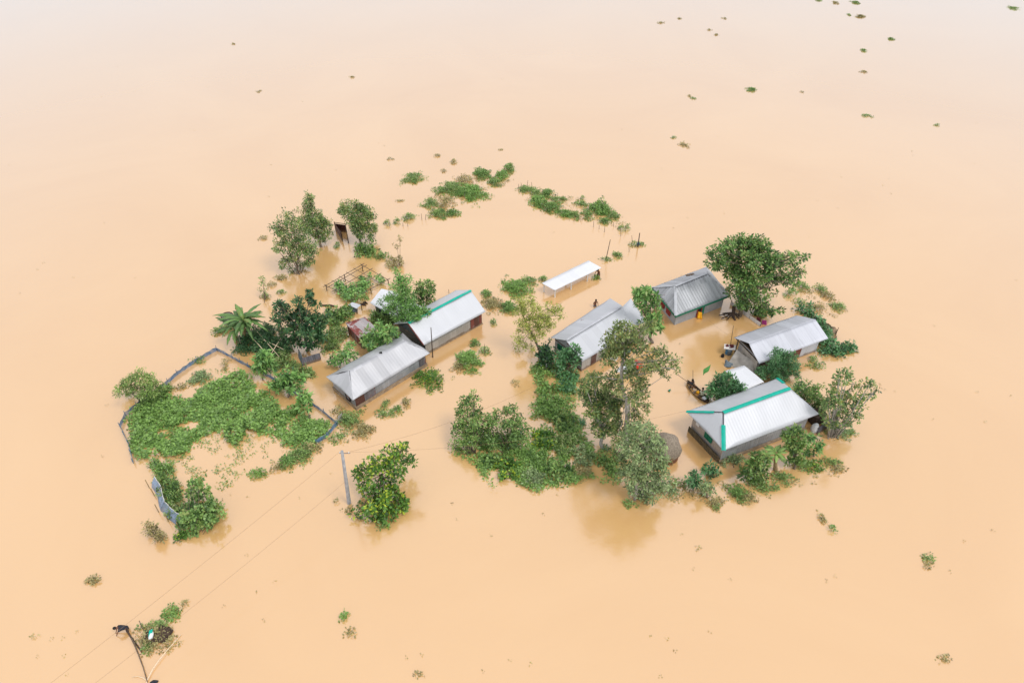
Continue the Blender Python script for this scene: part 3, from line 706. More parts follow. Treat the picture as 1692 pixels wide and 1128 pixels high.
# straw heap
c = U(1101, 764); g_ = empty('straw_heap', c, 'round domed straw heap under a grey cover beside the largest house', 'straw heap')
m_ = MB(); m_.lathe(c + Vector((0, .9, 0)), [(1.12, -.8), (1.2, .2), (1.26, .7), (1.15, .95)], 28, 1, 1, 3, .15); m_.build('straw', M['thatchred'], g_, True)
m_ = MB(); m_.lathe(c + Vector((0, .9, 0)), [(1.24, .55), (1.34, .8), (1.27, 1.25), (1.08, 1.7), (.78, 2.08), (.4, 2.32), (.08, 2.4)], 28, 1, 1, 5, .22); m_.build('cover', M['thatch'], g_, True)
m_ = MB(); m_.tube([c + Vector((.15, -.35, -.3)), c + Vector((.25, -.45, .9))], .05, 6); m_.tube([c + Vector((.5, -.3, -.3)), c + Vector((.35, -.35, 1.0))], .045, 6); m_.build('prop_stick', M['bamboo'], g_)
# barrel, tub
c = U(895, 591); g_ = empty('barrel', c, 'dark blue grey barrel at the foot of the yellow green tree', 'barrel')
m_ = MB(); m_.lathe(c, [(.3, -.3), (.34, .05), (.36, .4), (.34, .75), (.31, .76), (.3, .6), (.05, .58)], 18); m_.build('body', M['bluetarp'], g_, True)
m_ = MB()
for z in (.2, .6): m_.tube([c + Vector((.37 * math.cos(a * .35), .37 * math.sin(a * .35), z)) for a in range(19)], .02, 5)
m_.build('hoop', M['greydoor'], g_)
c = U(1203, 584); g_ = empty('feed_tub', c, 'raised blue tub with pale tray of odds and ends beside the slim pole', 'tub')
m_ = MB(); m_.lathe(c, [(.3, -.2), (.36, .5), (.42, .85), (.38, .86), (.33, .5), (.05, .45)], 16); m_.build('tub', M['bluetarp'], g_, True)
m_ = MB(); m_.obox(c + Vector((0, 0, .9)), (.55, -.12, .02), (.1, .36, 0), (0, 0, .03)); m_.build('tray', M['whitepost'], g_)
m_ = MB(); m_.obox(c + Vector((.2, .1, 1.0)), (.2, 0, 0), (0, .12, 0), (0, 0, .07)); m_.obox(c + Vector((-.25, .12, .99)), (.12, .05, 0), (-.04, .1, 0), (0, 0, .06)); m_.tube([c + Vector((-.1, -.2, .96)), c + Vector((.35, -.1, 1.0))], .05); m_.build('junk', M['maroon'], g_)
m_ = MB(); m_.obox(c + Vector((-.3, -.2, .45)), (.1, -.05, 0), (.03, .08, 0), (0, 0, .3)); m_.build('can', M['bluemetal'], g_)
c = U(1193.5, 589.5); m_ = MB(); m_.lathe(c, [(.1, -.1), (.17, .05), (.17, .25), (.08, .36), (.05, .45)], 12); tag(m_.build('water_jug', M['dark'], None, True), 'small black jug floating below the blue tub', 'jug')
# grey tarp drape by the open gable house
def cloth(name, label, cat, px, zs, mat, n=9, wav=.12, seed=1, parent=None):
    P = [U(p[0], p[1], z) for p, z in zip(px, zs)]; V = []
    for i in range(n + 1):
        for j in range(n + 1):
            s_, t_ = i / n, j / n; q = P[0].lerp(P[1], s_).lerp(P[3].lerp(P[2], s_), t_)
            nn = (P[1] - P[0]).cross(P[3] - P[0]).normalized()
            q += nn * wav * math.sin(s_ * 7 + seed) * (1 - t_ * .6) + nn * wav * noise.noise(Vector((s_ * 3, t_ * 3, seed))) - Vector((0, 0, wav * 2 * s_ * (1 - s_) * t_))
            V.append(q)
    r = n + 1; mb = MB().add(V, [(i * r + j, (i + 1) * r + j, (i + 1) * r + j + 1, i * r + j + 1) for i in range(n) for j in range(n)])
    o = mb.build(name, M[mat], parent, True); solid(o, .015)
    return tag(o, label, cat) if not parent else o
cloth('tarp', 'large creased grey tarp hung across the front of the open gabled house', 'tarp', [(1201, 603), (1247, 618), (1247, 597), (1218, 577)], [.05, .05, 1.0, 1.25], 'tarp', 14, .16, 2)
cloth('tarp', 'small crumpled grey sheet lying left of the big grey tarp', 'tarp', [(1197, 606), (1214, 607), (1211, 600), (1199, 593)], [.05, .05, .35, .6], 'bluetarp', 8, .2, 5)
# low white fence under the big tree
def fence(name, label, px, h_, mat, post='wood', z0=-.4, every=1, cat='fence', ph=.15, pr=.035, panelname='panel', lean=0.0):
    P = [U(*p) for p in px]; root = empty(name, P[0], label, cat)
    for i, (a, b_) in enumerate(zip(P, P[1:])):
        m_ = MB(); n = max(3, int((b_ - a).length / .35)); s_ = (b_ - a).cross(Vector((0, 0, 1))).normalized(); V = []
        for k in range(n + 1):
            q = a.lerp(b_, k / n)
            for z_, t in ((z0, 0), (h_ * .5, .5), (h_ * (1 - .25 * abs(math.sin(k * 1.7 + i))), 1)):
                V.append(Vector((q.x, q.y, z_)) + s_ * (lean * t + .07 * noise.noise(Vector((q.x, q.y, t * 2)))))
        m_.add(V, [(3 * k + j, 3 * k + 3 + j, 3 * k + 4 + j, 3 * k + 1 + j) for k in range(n) for j in (0, 1)])
        m_.build(panelname, M[mat], root)
        if panelname == 'net': m_ = MB(); m_.tube([V[3 * k + 2] for k in range(n + 1)], .025, 5); m_.build('rope', M['bluetarp' if mat == 'net' else 'whitepost'], root)
    for i, (a, b_) in enumerate(zip(P, P[1:])):
        n = max(1, int(round((b_ - a).length / 1.6)))
        for k in range(n if i < len(P) - 2 else n + 1):
            q = a.lerp(b_, k / n); m_ = MB(); m_.tube([(q.x, q.y, -.7), (q.x + .02, q.y, h_ + ph)], pr, 6); m_.build('post', M[post], root)
    return root
fence('tin_fence', 'low whitish tin fence running under the big spreading tree', [(1207, 503), (1222, 514), (1238, 526), (1256, 539)], .55, 'whitepost')
fence('net_fence', 'dark drooping net fence on posts right of the open gabled house', [(1337, 531), (1352, 534), (1381, 552), (1378, 566)], .75, 'netdark', 'darkwood')
cloth('cloth', 'magenta cloth hung at the end of the whitish fence', 'cloth', [(1259, 536), (1267, 537), (1267, 529), (1259, 528)], [0, 0, .5, .5], 'magenta', 5, .06, 3)
cloth('cloth', 'maroon cloth hung on the whitish fence beside the magenta one', 'cloth', [(1250, 534), (1257, 537), (1257, 525), (1250, 523)], [0, 0, .7, .7], 'maroon', 5, .06, 4)
cloth('cloth', 'bright yellow cloth hanging by the door of the green trimmed house', 'cloth', [(1151, 525), (1160, 528), (1160, 516), (1154, 514)], [.05, 0.02, .75, .8], 'yellow', 6, .08, 6)
cloth('green_cloth', 'green diamond shaped cloth strung up in the air beyond the boat', 'cloth', [(1161.3, 620), (1170.5, 612.8), (1174.6, 602), (1162, 610.5)], [2.0, 2.0, 2.35, 2.35], 'greencloth', 7, .06, 8)
# stump, driftwood at the foot of the big tree
c = U(1211, 524); g_ = empty('uprooted_stump', c, 'dark uprooted stump with splayed roots in front of the whitish fence', 'stump')
m_ = MB(); m_.tube([c + Vector((.05, .6, 1.1)), c + Vector((0, .3, .7)), c + Vector((0, 0, .1)), c + Vector((.1, -.6, .05))], [.2, .2, .17, .1], 8); m_.build('trunk', M['darkwood'], g_)
for a, l in ((170, 1.5), (195, 1.4), (215, 1.0), (150, 1.2), (20, .8), (330, .7), (60, .7), (120, .8)):
    m_ = MB(); d = Vector((math.cos(R(a)), math.sin(R(a)), 0)); m_.tube([c + Vector((0, .2, .45)), c + d * l * .5 + Vector((0, .1, .28)), c + d * l + Vector((0, 0, .06))], [.1, .08, .04], 6); m_.build('root', M['darkwood'], g_)
# clutter by the middle house
for i, (px, py, r, mat_, nm, lab, cat) in enumerate(((1040, 603, .5, 'sheetwhite', 'plastic_heap', 'heap of white plastic under the tallest tree', 'plastic heap'), (1050, 600, .22, 'redp', 'plastic_basin', 'small red basin on the white plastic heap', 'basin'), (1056, 607, .3, 'redp', 'plastic_bag', 'orange red bag right of the white plastic heap', 'bag'), (1030, 612, .5, 'sheetwhite', 'plastic_heap', 'lower crumpled white plastic sheet under the tallest tree', 'plastic heap'), (1036, 580, .3, 'bluemetal', 'plastic_drum', 'bright blue drum by the wall of the middle house', 'drum'), (1012, 592, .42, 'whitepost', 'basin', 'white basin floating close to the middle house wall', 'basin'))):
    c = U(px, py); m_ = MB(); m_.lathe(c, [(r, -.2), (r * 1.1, .1), (r * .95, .3), (r * .5, .42), (r * .1, .46)], 14, 1.2, .9, i + 2, .5 if 'heap' in nm or 'bag' in nm else 0)
    tag(m_.build(nm, M[mat_], None, False), lab, cat)
# things by the right end of the largest house
panel('board_screen', 'weathered board leaning at the far end of the largest house', 'screen', [(1350, 718), (1368, 706), (1366, 699), (1352, 706)], [0, 0, .7, .7], 'greydoor')
c = U(1345, 712); m_ = MB(); m_.lathe(c, [(.32, -.1), (.36, .3), (.3, .7), (.16, .95), (.06, 1.0)], 12, 1, .8, 3, .4); tag(m_.build('sack', M['sheetwhite'], None, True), 'white sack standing at the far end of the largest house', 'sack')
c = U(1348, 700); m_ = MB(); m_.obox(c + Vector((0, .3, .5)), (.5, .2, 0), (-.2, .4, 0), (0, 0, .6)); m_.obox(c + Vector((0, .3, 1.13)), (.58, .24, 0), (-.24, .48, 0), (0, 0, .03)); tag(m_.build('shed_box', M['darkwood']), 'dark hut shaped box half hidden at the far end of the largest house', 'hutch')

# ------------------------------------------------------------------ blue garden net
fence('net_fence', 'long blue net fence round three sides of the flooded vegetable garden', [(220.5, 765), (213, 735), (199, 706), (208, 687), (226.7, 671.7), (262.4, 647), (293.4, 619), (326, 597), (358.6, 578.6), (384, 592), (411, 606.5), (448.6, 625), (495, 654.6), (535.5, 682.6), (558, 702), (541, 722), (523, 734)], .52, 'net', 'bluemetal', lean=.05, pr=.03, panelname='net')
fence('net_fence', 'loose pale blue net sagging at the lower corner of the garden', [(247, 806), (256, 820), (262.4, 846), (279, 862), (298, 876)], .95, 'netpale', 'bamboo', lean=-.7, panelname='net')

# ------------------------------------------------------------------ poles and wires
def pole(name, label, base, top, r0, r1, mat, extra=None):
    B = U(*base); T = VP(top[0], top[1], B.y); root = empty(name, B, label, 'pole')
    m_ = MB(); m_.tube([B + (B - T).normalized() * .8, B, B.lerp(T, .5), T], [r0 * 1.05, r0, (r0 + r1) / 2, r1], 12 if r0 > .08 else 7); m_.build('shaft', M[mat], root, True)
    return root, B, T
pr, PB, PT = pole('utility_pole', 'thick grey concrete utility pole beside the lone lime green tree', (577, 831), (565, 745), .17, .11, 'concrete')
m_ = MB(); m_.bar(PT + Vector((-.25, 0, -.25)), PT + Vector((.6, 0, -.25)), .045); m_.build('cross_arm', M['greydoor'], pr)
for x in (-.2, .5):
    m_ = MB(); m_.lathe(PT + Vector((x, 0, -.22)), [(.03, 0), (.05, .03), (.03, .07), (.05, .1), (.02, .14)], 8); m_.build('insulator', M['whitepost'], pr)
_, DB, DT = pole('slim_pole', 'slim dark pole at the corner of the teal ridged gable house', (715, 590), (712, 541), .06, .04, 'darkwood')
pole('slim_pole', 'slim leaning pole behind the white roofed open shelter', (1001, 430), (1008.5, 396), .05, .035, 'darkwood')
pole('slim_pole', 'short dark pole with blue rag at the far end of the stake row', (1054, 408), (1057, 385), .07, .05, 'darkwood')
_, TB, TT = pole('slim_pole', 'thin slanting pole beside the blue tub', (1207, 570), (1212, 538), .035, .025, 'wood')
pole('slim_pole', 'little thin stick standing right of the round shrub near the teal ridged house', (801, 585), (800.5, 568), .03, .02, 'wood')
c = U(1054, 406); m_ = MB(); m_.lathe(c, [(.05, 0), (.16, .15), (.14, .4), (.05, .6)], 8, 1, 1, 2, .8); tag(m_.build('rag', M['bluemetal'], None, True), 'blue rag tied low on the short dark pole', 'rag')
def wire(label, a, b_, sag):
    pts = []
    for i in range(29):
        t = i / 28; p = a.lerp(b_, t); p.z -= sag * 4 * t * (1 - t); pts.append(p)
    m_ = MB(); m_.tube(pts, .008, 4, cap=False); tag(m_.build('overhead_wire', M['wire']), label, 'wire', 'wires strung from the utility pole')
wire('long wire running from the utility pole off the lower left, upper one of two', PT + Vector((-.2, 0, -.1)), U(-60, 1238, 4.2), .3)
wire('long wire running from the utility pole off the lower left, lower one of two', PT + Vector((-.2, 0, -3.6)), U(-10, 1255, 2.2), .4)
wire('wire from the utility pole up to the middle house', PT + Vector((.5, 0, -.1)), hB['P'][1] + Vector((0, 0, .2)), 1.3)
wire('wire from the utility pole across the trees to the largest house', PT + Vector((.3, 0, -.15)), hH['P'][0] + Vector((0, 0, .1)), 1.2)
wire('clothes wire from the green trimmed house to the largest house', U(1158, 515, 1.5), U(1215, 560, 1.7), .3)

# row of bare stakes (one thing each)
stk = [(856, 313, 9), (862, 309, 7), (871, 306, 8), (879, 308, 7), (697, 363, 10), (703, 363, 9), (643, 374, 7), (666, 374, 6), (674, 374, 6), (981, 375, 10), (999, 383, 9), (1014, 374, 7), (1026, 390, 15), (1034, 384, 10), (1045, 402, 13), (948, 366, 6), (962, 364, 7), (990, 378, 6), (742, 484, 6), (752, 489, 6), (436, 500, 38 * .4), (1040, 416, 8)]
for i, (px, py, hp) in enumerate(stk):
    B = U(px, py); T = VP(px + random.Random(i).uniform(-1.5, 1.5), py - hp, B.y); m_ = MB(); m_.tube([B - Vector((0, 0, .4)), B.lerp(T, .5), T], [.035, .03, .022], 5)
    side = 'left arm' if px < 760 else 'right arm'
    tag(m_.build('stake', M['wood']), 'thin bare stake standing in the water along the curved band of floating plants', 'stake', 'stakes along the submerged far bank')

# ================================================================== PEOPLE
def skin_obj(name, verts, edges, radii, mat, parent, sub=1, root_i=0):
    me = bpy.data.meshes.new(name); me.from_pydata([tuple(v) for v in verts], edges, [])
    o = link(name, me, mat, parent)
    m_ = o.modifiers.new('skin', 'SKIN'); m_.use_smooth_shade = True
    for i, r in enumerate(radii):
        r = (r, r) if not isinstance(r, tuple) else r; me.skin_vertices[0].data[i].radius = r
    me.skin_vertices[0].data[root_i].use_root = True
    if sub: s_ = o.modifiers.new('smooth', 'SUBSURF'); s_.levels = sub; s_.render_levels = sub
    return o
def person(label, loc, yaw, J, shirt=None, wrap=None, hold=None):
    """J: joints in metres in the body frame (x right, y forward, z up); loc is where z=0 lies"""
    root = empty('person', loc, label, 'person')
    M_ = Matrix.Translation(loc) @ Matrix.Rotation(yaw, 4, 'Z'); T = lambda p: M_ @ Vector(p)
    v = []; e = []; r = []
    def add(p, rad, par=None):
        v.append(T(p)); r.append(rad)
        if par is not None: e.append((par, len(v) - 1))
        return len(v) - 1
    pel, che, nk, hd = (Vector(J[k]) for k in ('pelvis', 'chest', 'neck', 'head'))
    i0 = add(pel, (.145, .105)); i1 = add(pel.lerp(che, .45), (.125, .095), i0); i2 = add(che, (.15, .10), i1); i3 = add(nk, .055, i2)
    hdir = (hd - nk).normalized(); i4 = add(nk.lerp(hd, .55), .062, i3); i5 = add(hd, .092, i4); i6 = add(hd + hdir * .09, .075, i5)
    fw = Vector(J.get('look', (0, 1, 0))).normalized()
    jaw = add(hd + fw * .045 - hdir * .06, .05, i5); add(hd + fw * .105 - hdir * .02, .014, i5)
    sidev = fw.cross(Vector((0, 0, 1))).normalized()
    for sg in (-1, 1): add(hd + sidev * sg * .095 - hdir * .02, .013, i5)
    up = (che - pel).normalized()
    for sg, S_ in ((-1, 'L'), (1, 'R')):
        sh_ = Vector(J['sh' + S_]); el = Vector(J['el' + S_]); wr = Vector(J['wr' + S_])
        a = add(sh_, .062, i2); b_ = add(sh_.lerp(el, .5), .048, a); c_ = add(el, .04, b_); d_ = add(el.lerp(wr, .4), .037, c_); f_ = add(wr, .026, d_)
        hdv = (wr - el).normalized(); px_ = hdv.cross(Vector((0, 0, 1)));
        px_ = px_.normalized() if px_.length > .1 else Vector((1, 0, 0)); cu = px_.cross(hdv).normalized() * -1
        pa = add(wr + hdv * .05, (.036, .018), f_); 
        for kf, ln in enumerate((.066, .078, .073, .058)):
            q = wr + hdv * .085 + px_ * (.03 - .02 * kf); k1 = add(q, .009, pa); k2 = add(q + hdv * ln * .5 + cu * .02, .0085, k1); add(q + hdv * ln * .7 + cu * .055, .007, k2)
        k1 = add(wr + hdv * .035 + px_ * .045 + cu * .01, .011, pa); add(wr + hdv * .075 + px_ * .06 + cu * .035, .009, k1)
        hp = Vector(J['hp' + S_]); kn = Vector(J['kn' + S_]); an = Vector(J['an' + S_])
        a = add(hp, .088, i0); b_ = add(hp.lerp(kn, .5), .075, a); c_ = add(kn, .055, b_); d_ = add(kn.lerp(an, .35), .056, c_); f_ = add(an, .036, d_); add(an + Vector((0, .14, -.04)), (.04, .025), f_)
    skin_obj('body', v, e, r, M['skin'], root)
    # hair cap
    m_ = MB(); ax = hdir; n = 14; prof = [(.098, -.03), (.112, .03), (.108, .08), (.082, .135), (.04, .165), (.005, .17)]
    m_.lathe((0, 0, 0), prof, n); rot = Vector((0, 0, 1)).rotation_difference(ax).to_matrix(); cen = hd - fw * .018
    m_.v = [tuple(T(cen + rot @ Vector(q))) for q in m_.v]; m_.build('hair', M['hair'], root, True)
    m_ = MB()
    for sg in (-1, 1):
        q = T(hd + fw * .088 + sidev * sg * .033 + hdir * .012); m_.obox(q, (.011, 0, 0), (0, .011, 0), (0, 0, .007))
    m_.build('eyes', M['eye'], root)
    if shirt:
        sv = [T(pel + up * .04), T(pel.lerp(che, .45)), T(che), T(che.lerp(nk, .5))]; se = [(0, 1), (1, 2), (2, 3)]; sr = [(.19, .15), (.185, .15), (.21, .155), .09]
        for S_ in 'LR':
            k0 = len(sv); sv += [T(J['sh' + S_]), T(Vector(J['sh' + S_]).lerp(Vector(J['el' + S_]), .65))]; se += [(2, k0), (k0, k0 + 1)]; sr += [.095, .075]
        skin_obj('shirt', sv, se, sr, M[shirt], root)
    if wrap:
        sv = [T(pel + up * .08), T(pel)]; se = [(0, 1)]; sr = [(.15, .115), (.16, .125)]
        for S_ in 'LR':
            k0 = len(sv); hp = Vector(J['hp' + S_]); kn = Vector(J['kn' + S_]); sv += [T(hp), T(hp.lerp(kn, .5)), T(kn)]; se += [(1, k0), (k0, k0 + 1), (k0 + 1, k0 + 2)]; sr += [.105, .10, .09]
        skin_obj('lungi', sv, se, sr, M[wrap], root, root_i=1)
    return root, T
def stand(z=.0, lean=0.0, armL=((-.27, .05, .25), (-.22, .25, .1)), armR=((.27, .05, .25), (.22, .25, .1))):
    ly = math.sin(lean); lz = math.cos(lean); P_ = lambda x, h_, o=0: (x, ly * h_ + o, z + lz * h_)
    return dict(pelvis=(0, 0, z), chest=P_(0, .36), neck=P_(0, .53), head=(0, ly * .70 + .02, z + lz * .70), look=(0, math.cos(lean * .6), -math.sin(lean * .6)),
        shL=P_(-.19, .45), shR=P_(.19, .45), elL=(armL[0][0], armL[0][1] + ly * .3, z + armL[0][2]), wrL=(armL[1][0], armL[1][1] + ly * .3, z + armL[1][2]),
        elR=(armR[0][0], armR[0][1] + ly * .3, z + armR[0][2]), wrR=(armR[1][0], armR[1][1] + ly * .3, z + armR[1][2]),
        hpL=(-.10, 0, z - .05), hpR=(.10, 0, z - .05), knL=(-.12, .06, z - .48), knR=(.12, .03, z - .48), anL=(-.12, 0, z - .88), anR=(.12, -.05, z - .88))
person('bare chested person wading waist deep between the shelter and the middle house', U(983, 506), R(200), stand(.22, .15), None, 'cl_blue')
person('bare chested person bent over floating plants at the end of the white shelter', U(989, 455), R(150), stand(.35, .5, ((-.25, .25, .12), (-.15, .42, -.1)), ((.3, .2, .15), (.25, .5, .0))), None, 'cl_brown')
person('person bending down over bamboo poles at the lower left of the photo', U(212, 1040), R(115), stand(.38, 1.0, ((-.25, .3, .1), (-.18, .45, -.2)), ((.25, .3, .1), (.1, .5, -.25))), 'cl_dark', 'cl_dark')
# boat
BA, BB = U(1135, 629.5, .25), U(1171, 664, .25); d = (BB - BA); Lb = d.length; ang = math.atan2(d.y, d.x); c = (BA + BB) / 2; c.z = 0
bt = empty('rowing_boat', c, 'narrow dark wooden boat with two seated people', 'boat')
n = 16; V = []; fr = d.normalized(); fr.z = 0; fr.normalize(); sv = Vector((-fr.y, fr.x, 0))
for i in range(n + 1):
    t = -1 + 2 * i / n; wd = .42 * (1 - abs(t) ** 2.6) + .03; sh_ = .18 + .22 * t * t
    for (a, b_) in ((-1, 1), (-.62, 0), (0, -.05), (.62, 0), (1, 1)):
        V.append(c + fr * t * Lb / 2 * (1.0 if b_ == 1 else .93) + sv * wd * a + Vector((0, 0, sh_ if b_ == 1 else -.12 + (.12 if abs(t) > .9 else 0))))
m_ = MB().add(V, [(i * 5 + k, (i + 1) * 5 + k, (i + 1) * 5 + k + 1, i * 5 + k + 1) for i in range(n) for k in range(4)]); solid(m_.build('hull', M['darkwood'], bt), .03)
for t in (-.55, -.1, .3, .68):
    m_ = MB(); q = c + fr * t * Lb / 2 + Vector((0, 0, .14)); m_.obox(q, sv * .33, fr * .1, (0, 0, .018)); m_.build('thwart', M['wood'], bt)
def sit(lean=.15, arms=((-.25, .1, .2), (-.15, .35, .15)), armr=((.25, .1, .2), (.15, .35, .15))):
    s_ = stand(.0, lean, arms, armr)
    s_.update(knL=(-.16, .38, .22), knR=(.16, .38, .20), anL=(-.14, .40, -.14), anR=(.14, .42, -.14)); return s_
qa = c + fr * (-.62) * Lb / 2; qb = c + fr * .42 * Lb / 2
person('person in a dark shirt seated at the bow of the boat holding a pole', qa + Vector((0, 0, .27)), ang - R(90), sit(.1), 'cl_dark', 'cl_brown')
person('person in a pale shirt seated at the middle of the boat', qb + Vector((0, 0, .27)), ang + R(60), sit(.35), 'cl_pale', 'cl_olive')
m_ = MB(); m_.tube([qa + fr * .3 + Vector((-.05, 0, .45)), U(1119, 618.5, 1.3)], .025, 5); tag(m_.build('paddle_pole', M['wood']), 'thin pole pointing up left from the bow of the boat', 'pole')
m_ = MB(); m_.tube([qa + fr * .2 + Vector((.1, .1, .1)), VP(1145, 611, qa.y)], .025, 5); tag(m_.build('paddle_pole', M['wood']), 'thin upright pole rising from the bow of the boat', 'pole')
m_ = MB(); m_.obox(c + fr * .1 + Vector((0, 0, .2)), fr * .16, sv * .13, (0, 0, .07)); tag(m_.build('bundle', M['yellow']), 'small yellow bundle lying in the boat', 'bundle')
m_ = MB(); m_.obox(c + fr * 1.0 + Vector((0, 0, .2)), fr * .2, sv * .16, (0, 0, .06)); tag(m_.build('bundle', M['sheetwhite']), 'small white bundle lying in the boat', 'bundle')

# ------------------------------------------------------------------ lower left raft: bamboo, net heap, bag
def stick(name, label, pts, r, mat, cat='bamboo pole'):
    m_ = MB(); P = [U(*p) for p in pts]; rr = [r * (1 - .35 * i / (len(P) - 1)) for i in range(len(P))]; m_.tube(P, rr, 6); return tag(m_.build(name, M[mat], None, True), label, cat)
stick('bamboo_pole', 'thick dark bamboo from the bending person to the plant heap', [(210, 1037, .4), (211.5, 1044, .25), (217, 1053, .12), (226, 1065, .08), (233.5, 1075, .05)], .075, 'darkwood')
stick('bamboo_pole', 'long curved brown bamboo running down to the lower edge', [(215.5, 1050, .2), (222, 1064, .15), (228.6, 1080, .12), (236.4, 1101, .1), (243.6, 1126, .15)], .05, 'wood')
stick('pale_bamboo', 'pale curved bamboo arching up right from the lower edge', [(238, 1140, .1), (244, 1121, .12), (252, 1105, .15), (264, 1088, .18), (280, 1069, .15), (299, 1048, .05)], .045, 'palebamboo')
stick('pale_bamboo', 'short pale bamboo lying left at the lower edge', [(242, 1123, .05), (236, 1119, .06), (228, 1117, .05), (218, 1118, .03)], .04, 'palebamboo')
stick('bamboo_pole', 'thin brown stick poking up left out of the plant heap', [(229.9, 1024.6, .5), (234, 1034, .3), (240, 1045, .1)], .03, 'wood')
clump('round heap of dark nets and weeds at the lower left', 256, 1052, 22, 20, .35, 'dry', .8, 'plant_heap', 'plant heap', None, .16)
c = U(259, 1050); m_ = MB(); m_.lathe(c, [(.85, -.1), (.9, .12), (.7, .3), (.35, .4), (.05, .42)], 18, 1, .9, 4, .5); tag(m_.build('fishing_net', M['darkwood'], None, True), 'brown wadded fishing net in the middle of the plant heap', 'fishing net')
c = U(250.5, 1050, .42); m_ = MB(); m_.lathe(c, [(.08, -.05), (.19, .02), (.19, .14), (.1, .2), (.02, .21)], 10, .9, 1.5, 3, .5); tag(m_.build('bag', M['sheetwhite'], None, True), 'white plastic bag with teal stripe on the brown net', 'bag')
c = U(248, 1048, .58); m_ = MB(); m_.obox(c + Vector((0, .1, 0)), (.1, .05, 0), (-.04, .22, .05), (0, 0, .05)); tag(m_.build('bag_flap', M['teal'], None), 'teal flap of plastic lying on the white bag', 'plastic')
clump('leafy lower rim of the dark net heap beside the bamboo', 244, 1068, 10, 5, .25, 'weed', 1.0, 'plant_heap', 'plant heap', None, .16)
clump('leafy upper rim of the dark net heap with yellowish leaves', 262, 1036, 15, 7, .35, 'weed', 1.0, 'plant_heap', 'plant heap', None, .16)
clump('bright round tuft above the net heap at the lower left', 284, 1013, 11, 9, .25, 'vine', 1.1, ls=.14)
c = U(255, 1127); m_ = MB(); m_.lathe(c, [(.14, -.1), (.18, .06), (.14, .14), (.04, .18)], 12, 1.4, 1, 5, .5); tag(m_.build('fishing_net', M['cl_dark'], None, True), 'dark net bundle cut off by the lower edge', 'fishing net')

# ================================================================== TREES AND SHRUBS
T = plant
T('tree', 'leftmost tree of the pair at the far left corner, airy with several stems', 'tree', (492, 453), [(478, 366, 15), (462, 378, 13), (495, 384, 16), (470, 398, 15), (486, 412, 13), (502, 410, 16), (518, 412, 11), (474, 428, 9), (496, 436, 9), (458, 412, 6), (512, 428, 9), (466, 440, 6), (484, 446, 6)], 'small', 'upper', .5, 'far left corner trees', stems=3, lscale=1.1)
T('tree', 'tallest slender tree standing left of the rusty latrine', 'tree', (531, 408), [(511, 326, 7), (510, 338, 9), (506, 352, 10), (520, 360, 13), (512, 376, 12), (534, 366, 10), (540, 380, 10), (526, 388, 9), (500, 366, 7), (535, 394, 6)], 'small', 'upper', .75, 'far left corner trees', lscale=1.1)
T('tree', 'round crowned tree just right of the rusty latrine', 'tree', (597, 404), [(570, 340, 8), (566, 350, 7), (586, 342, 9), (599, 344, 8), (609, 356, 10), (592, 360, 12), (604, 374, 11), (615, 378, 7), (585, 378, 7), (578, 364, 7), (596, 386, 7), (612, 390, 6)], 'small', 'upper', .95, 'far left corner trees', lscale=1.15)
T('shrub', 'low round shrub in the water under the round crowned tree', 'shrub', (604, 424), [(592, 412, 8), (604, 410, 9), (616, 412, 7), (606, 418, 7), (596, 419, 6)], 'broad', 'mid', 1, low=True)
T('shrub', 'thin twiggy shrub with bare upright sticks left of the feathery tree', 'shrub', (658, 440), [(660, 432, 7), (650, 440, 6), (656, 405, 3), (661, 395, 2.5)], 'small', 'dry', .5, stems=2)
T('tree', 'dark glossy tree with stacked leaf tufts beside the banana plant', 'tree', (508, 580), [(513, 484, 6), (510, 493, 6), (517, 499, 7), (492, 497, 6), (494, 509, 9), (461, 501, 6), (467, 512, 8), (476, 522, 11), (498, 524, 13), (520, 526, 11), (534, 535, 9), (485, 540, 13), (508, 546, 14), (528, 550, 11), (462, 528, 7), (470, 545, 8), (490, 560, 11), (515, 563, 10), (454, 516, 5), (539, 520, 6)], 'whorl', 'mango', 1.1, bark='bark')
T('shrub', 'dense dark shrub thicket under the banana plant', 'shrub', (425, 588), [(408, 556, 11), (425, 552, 13), (440, 560, 14), (425, 570, 12), (448, 572, 12), (465, 565, 11), (470, 580, 10), (402, 568, 8), (435, 584, 7), (455, 588, 7), (445, 545, 10)], 'small', 'mango', 1.3, low=True)
T('shrub', 'dark green shrub row right of the dark glossy tree', 'shrub', (560, 540), [(548, 524, 9), (562, 518, 10), (575, 512, 7), (568, 526, 8), (553, 535, 7), (545, 512, 6), (578, 520, 5)], 'broad', 'mid', 1.3, low=True)
T('shrub', 'olive scrub below the dark shrub row', 'shrub', (550, 585), [(545, 552, 9), (556, 548, 8), (566, 545, 7), (548, 565, 9), (558, 560, 7), (540, 577, 7), (535, 560, 8), (569, 556, 5), (552, 574, 6)], 'small', 'weed', .9, low=True)
T('tree', 'tall bright feathery tree over the white roofed shed', 'tree', (668, 560), [(656, 452, 5), (662, 460, 6), (672, 464, 7), (658, 470, 9), (668, 480, 10), (655, 488, 9), (674, 492, 10), (664, 502, 11), (650, 506, 8), (683, 508, 10), (640, 512, 6), (697, 510, 8), (672, 520, 10), (657, 521, 8), (688, 523, 8), (706, 516, 6), (645, 498, 6), (667, 532, 7), (628, 500, 3), (636, 492, 4)], 'fine', 'feather', .95, bark='bark', lscale=1.25)
T('tree', 'broad leaved small tree between the feathery tree and the teal ridged house', 'tree', (706, 512), [(693, 476, 8), (706, 472, 8), (714, 480, 7), (700, 486, 9), (688, 490, 7), (712, 494, 7), (700, 501, 7)], 'broad', 'mid', .9, bark='bark')
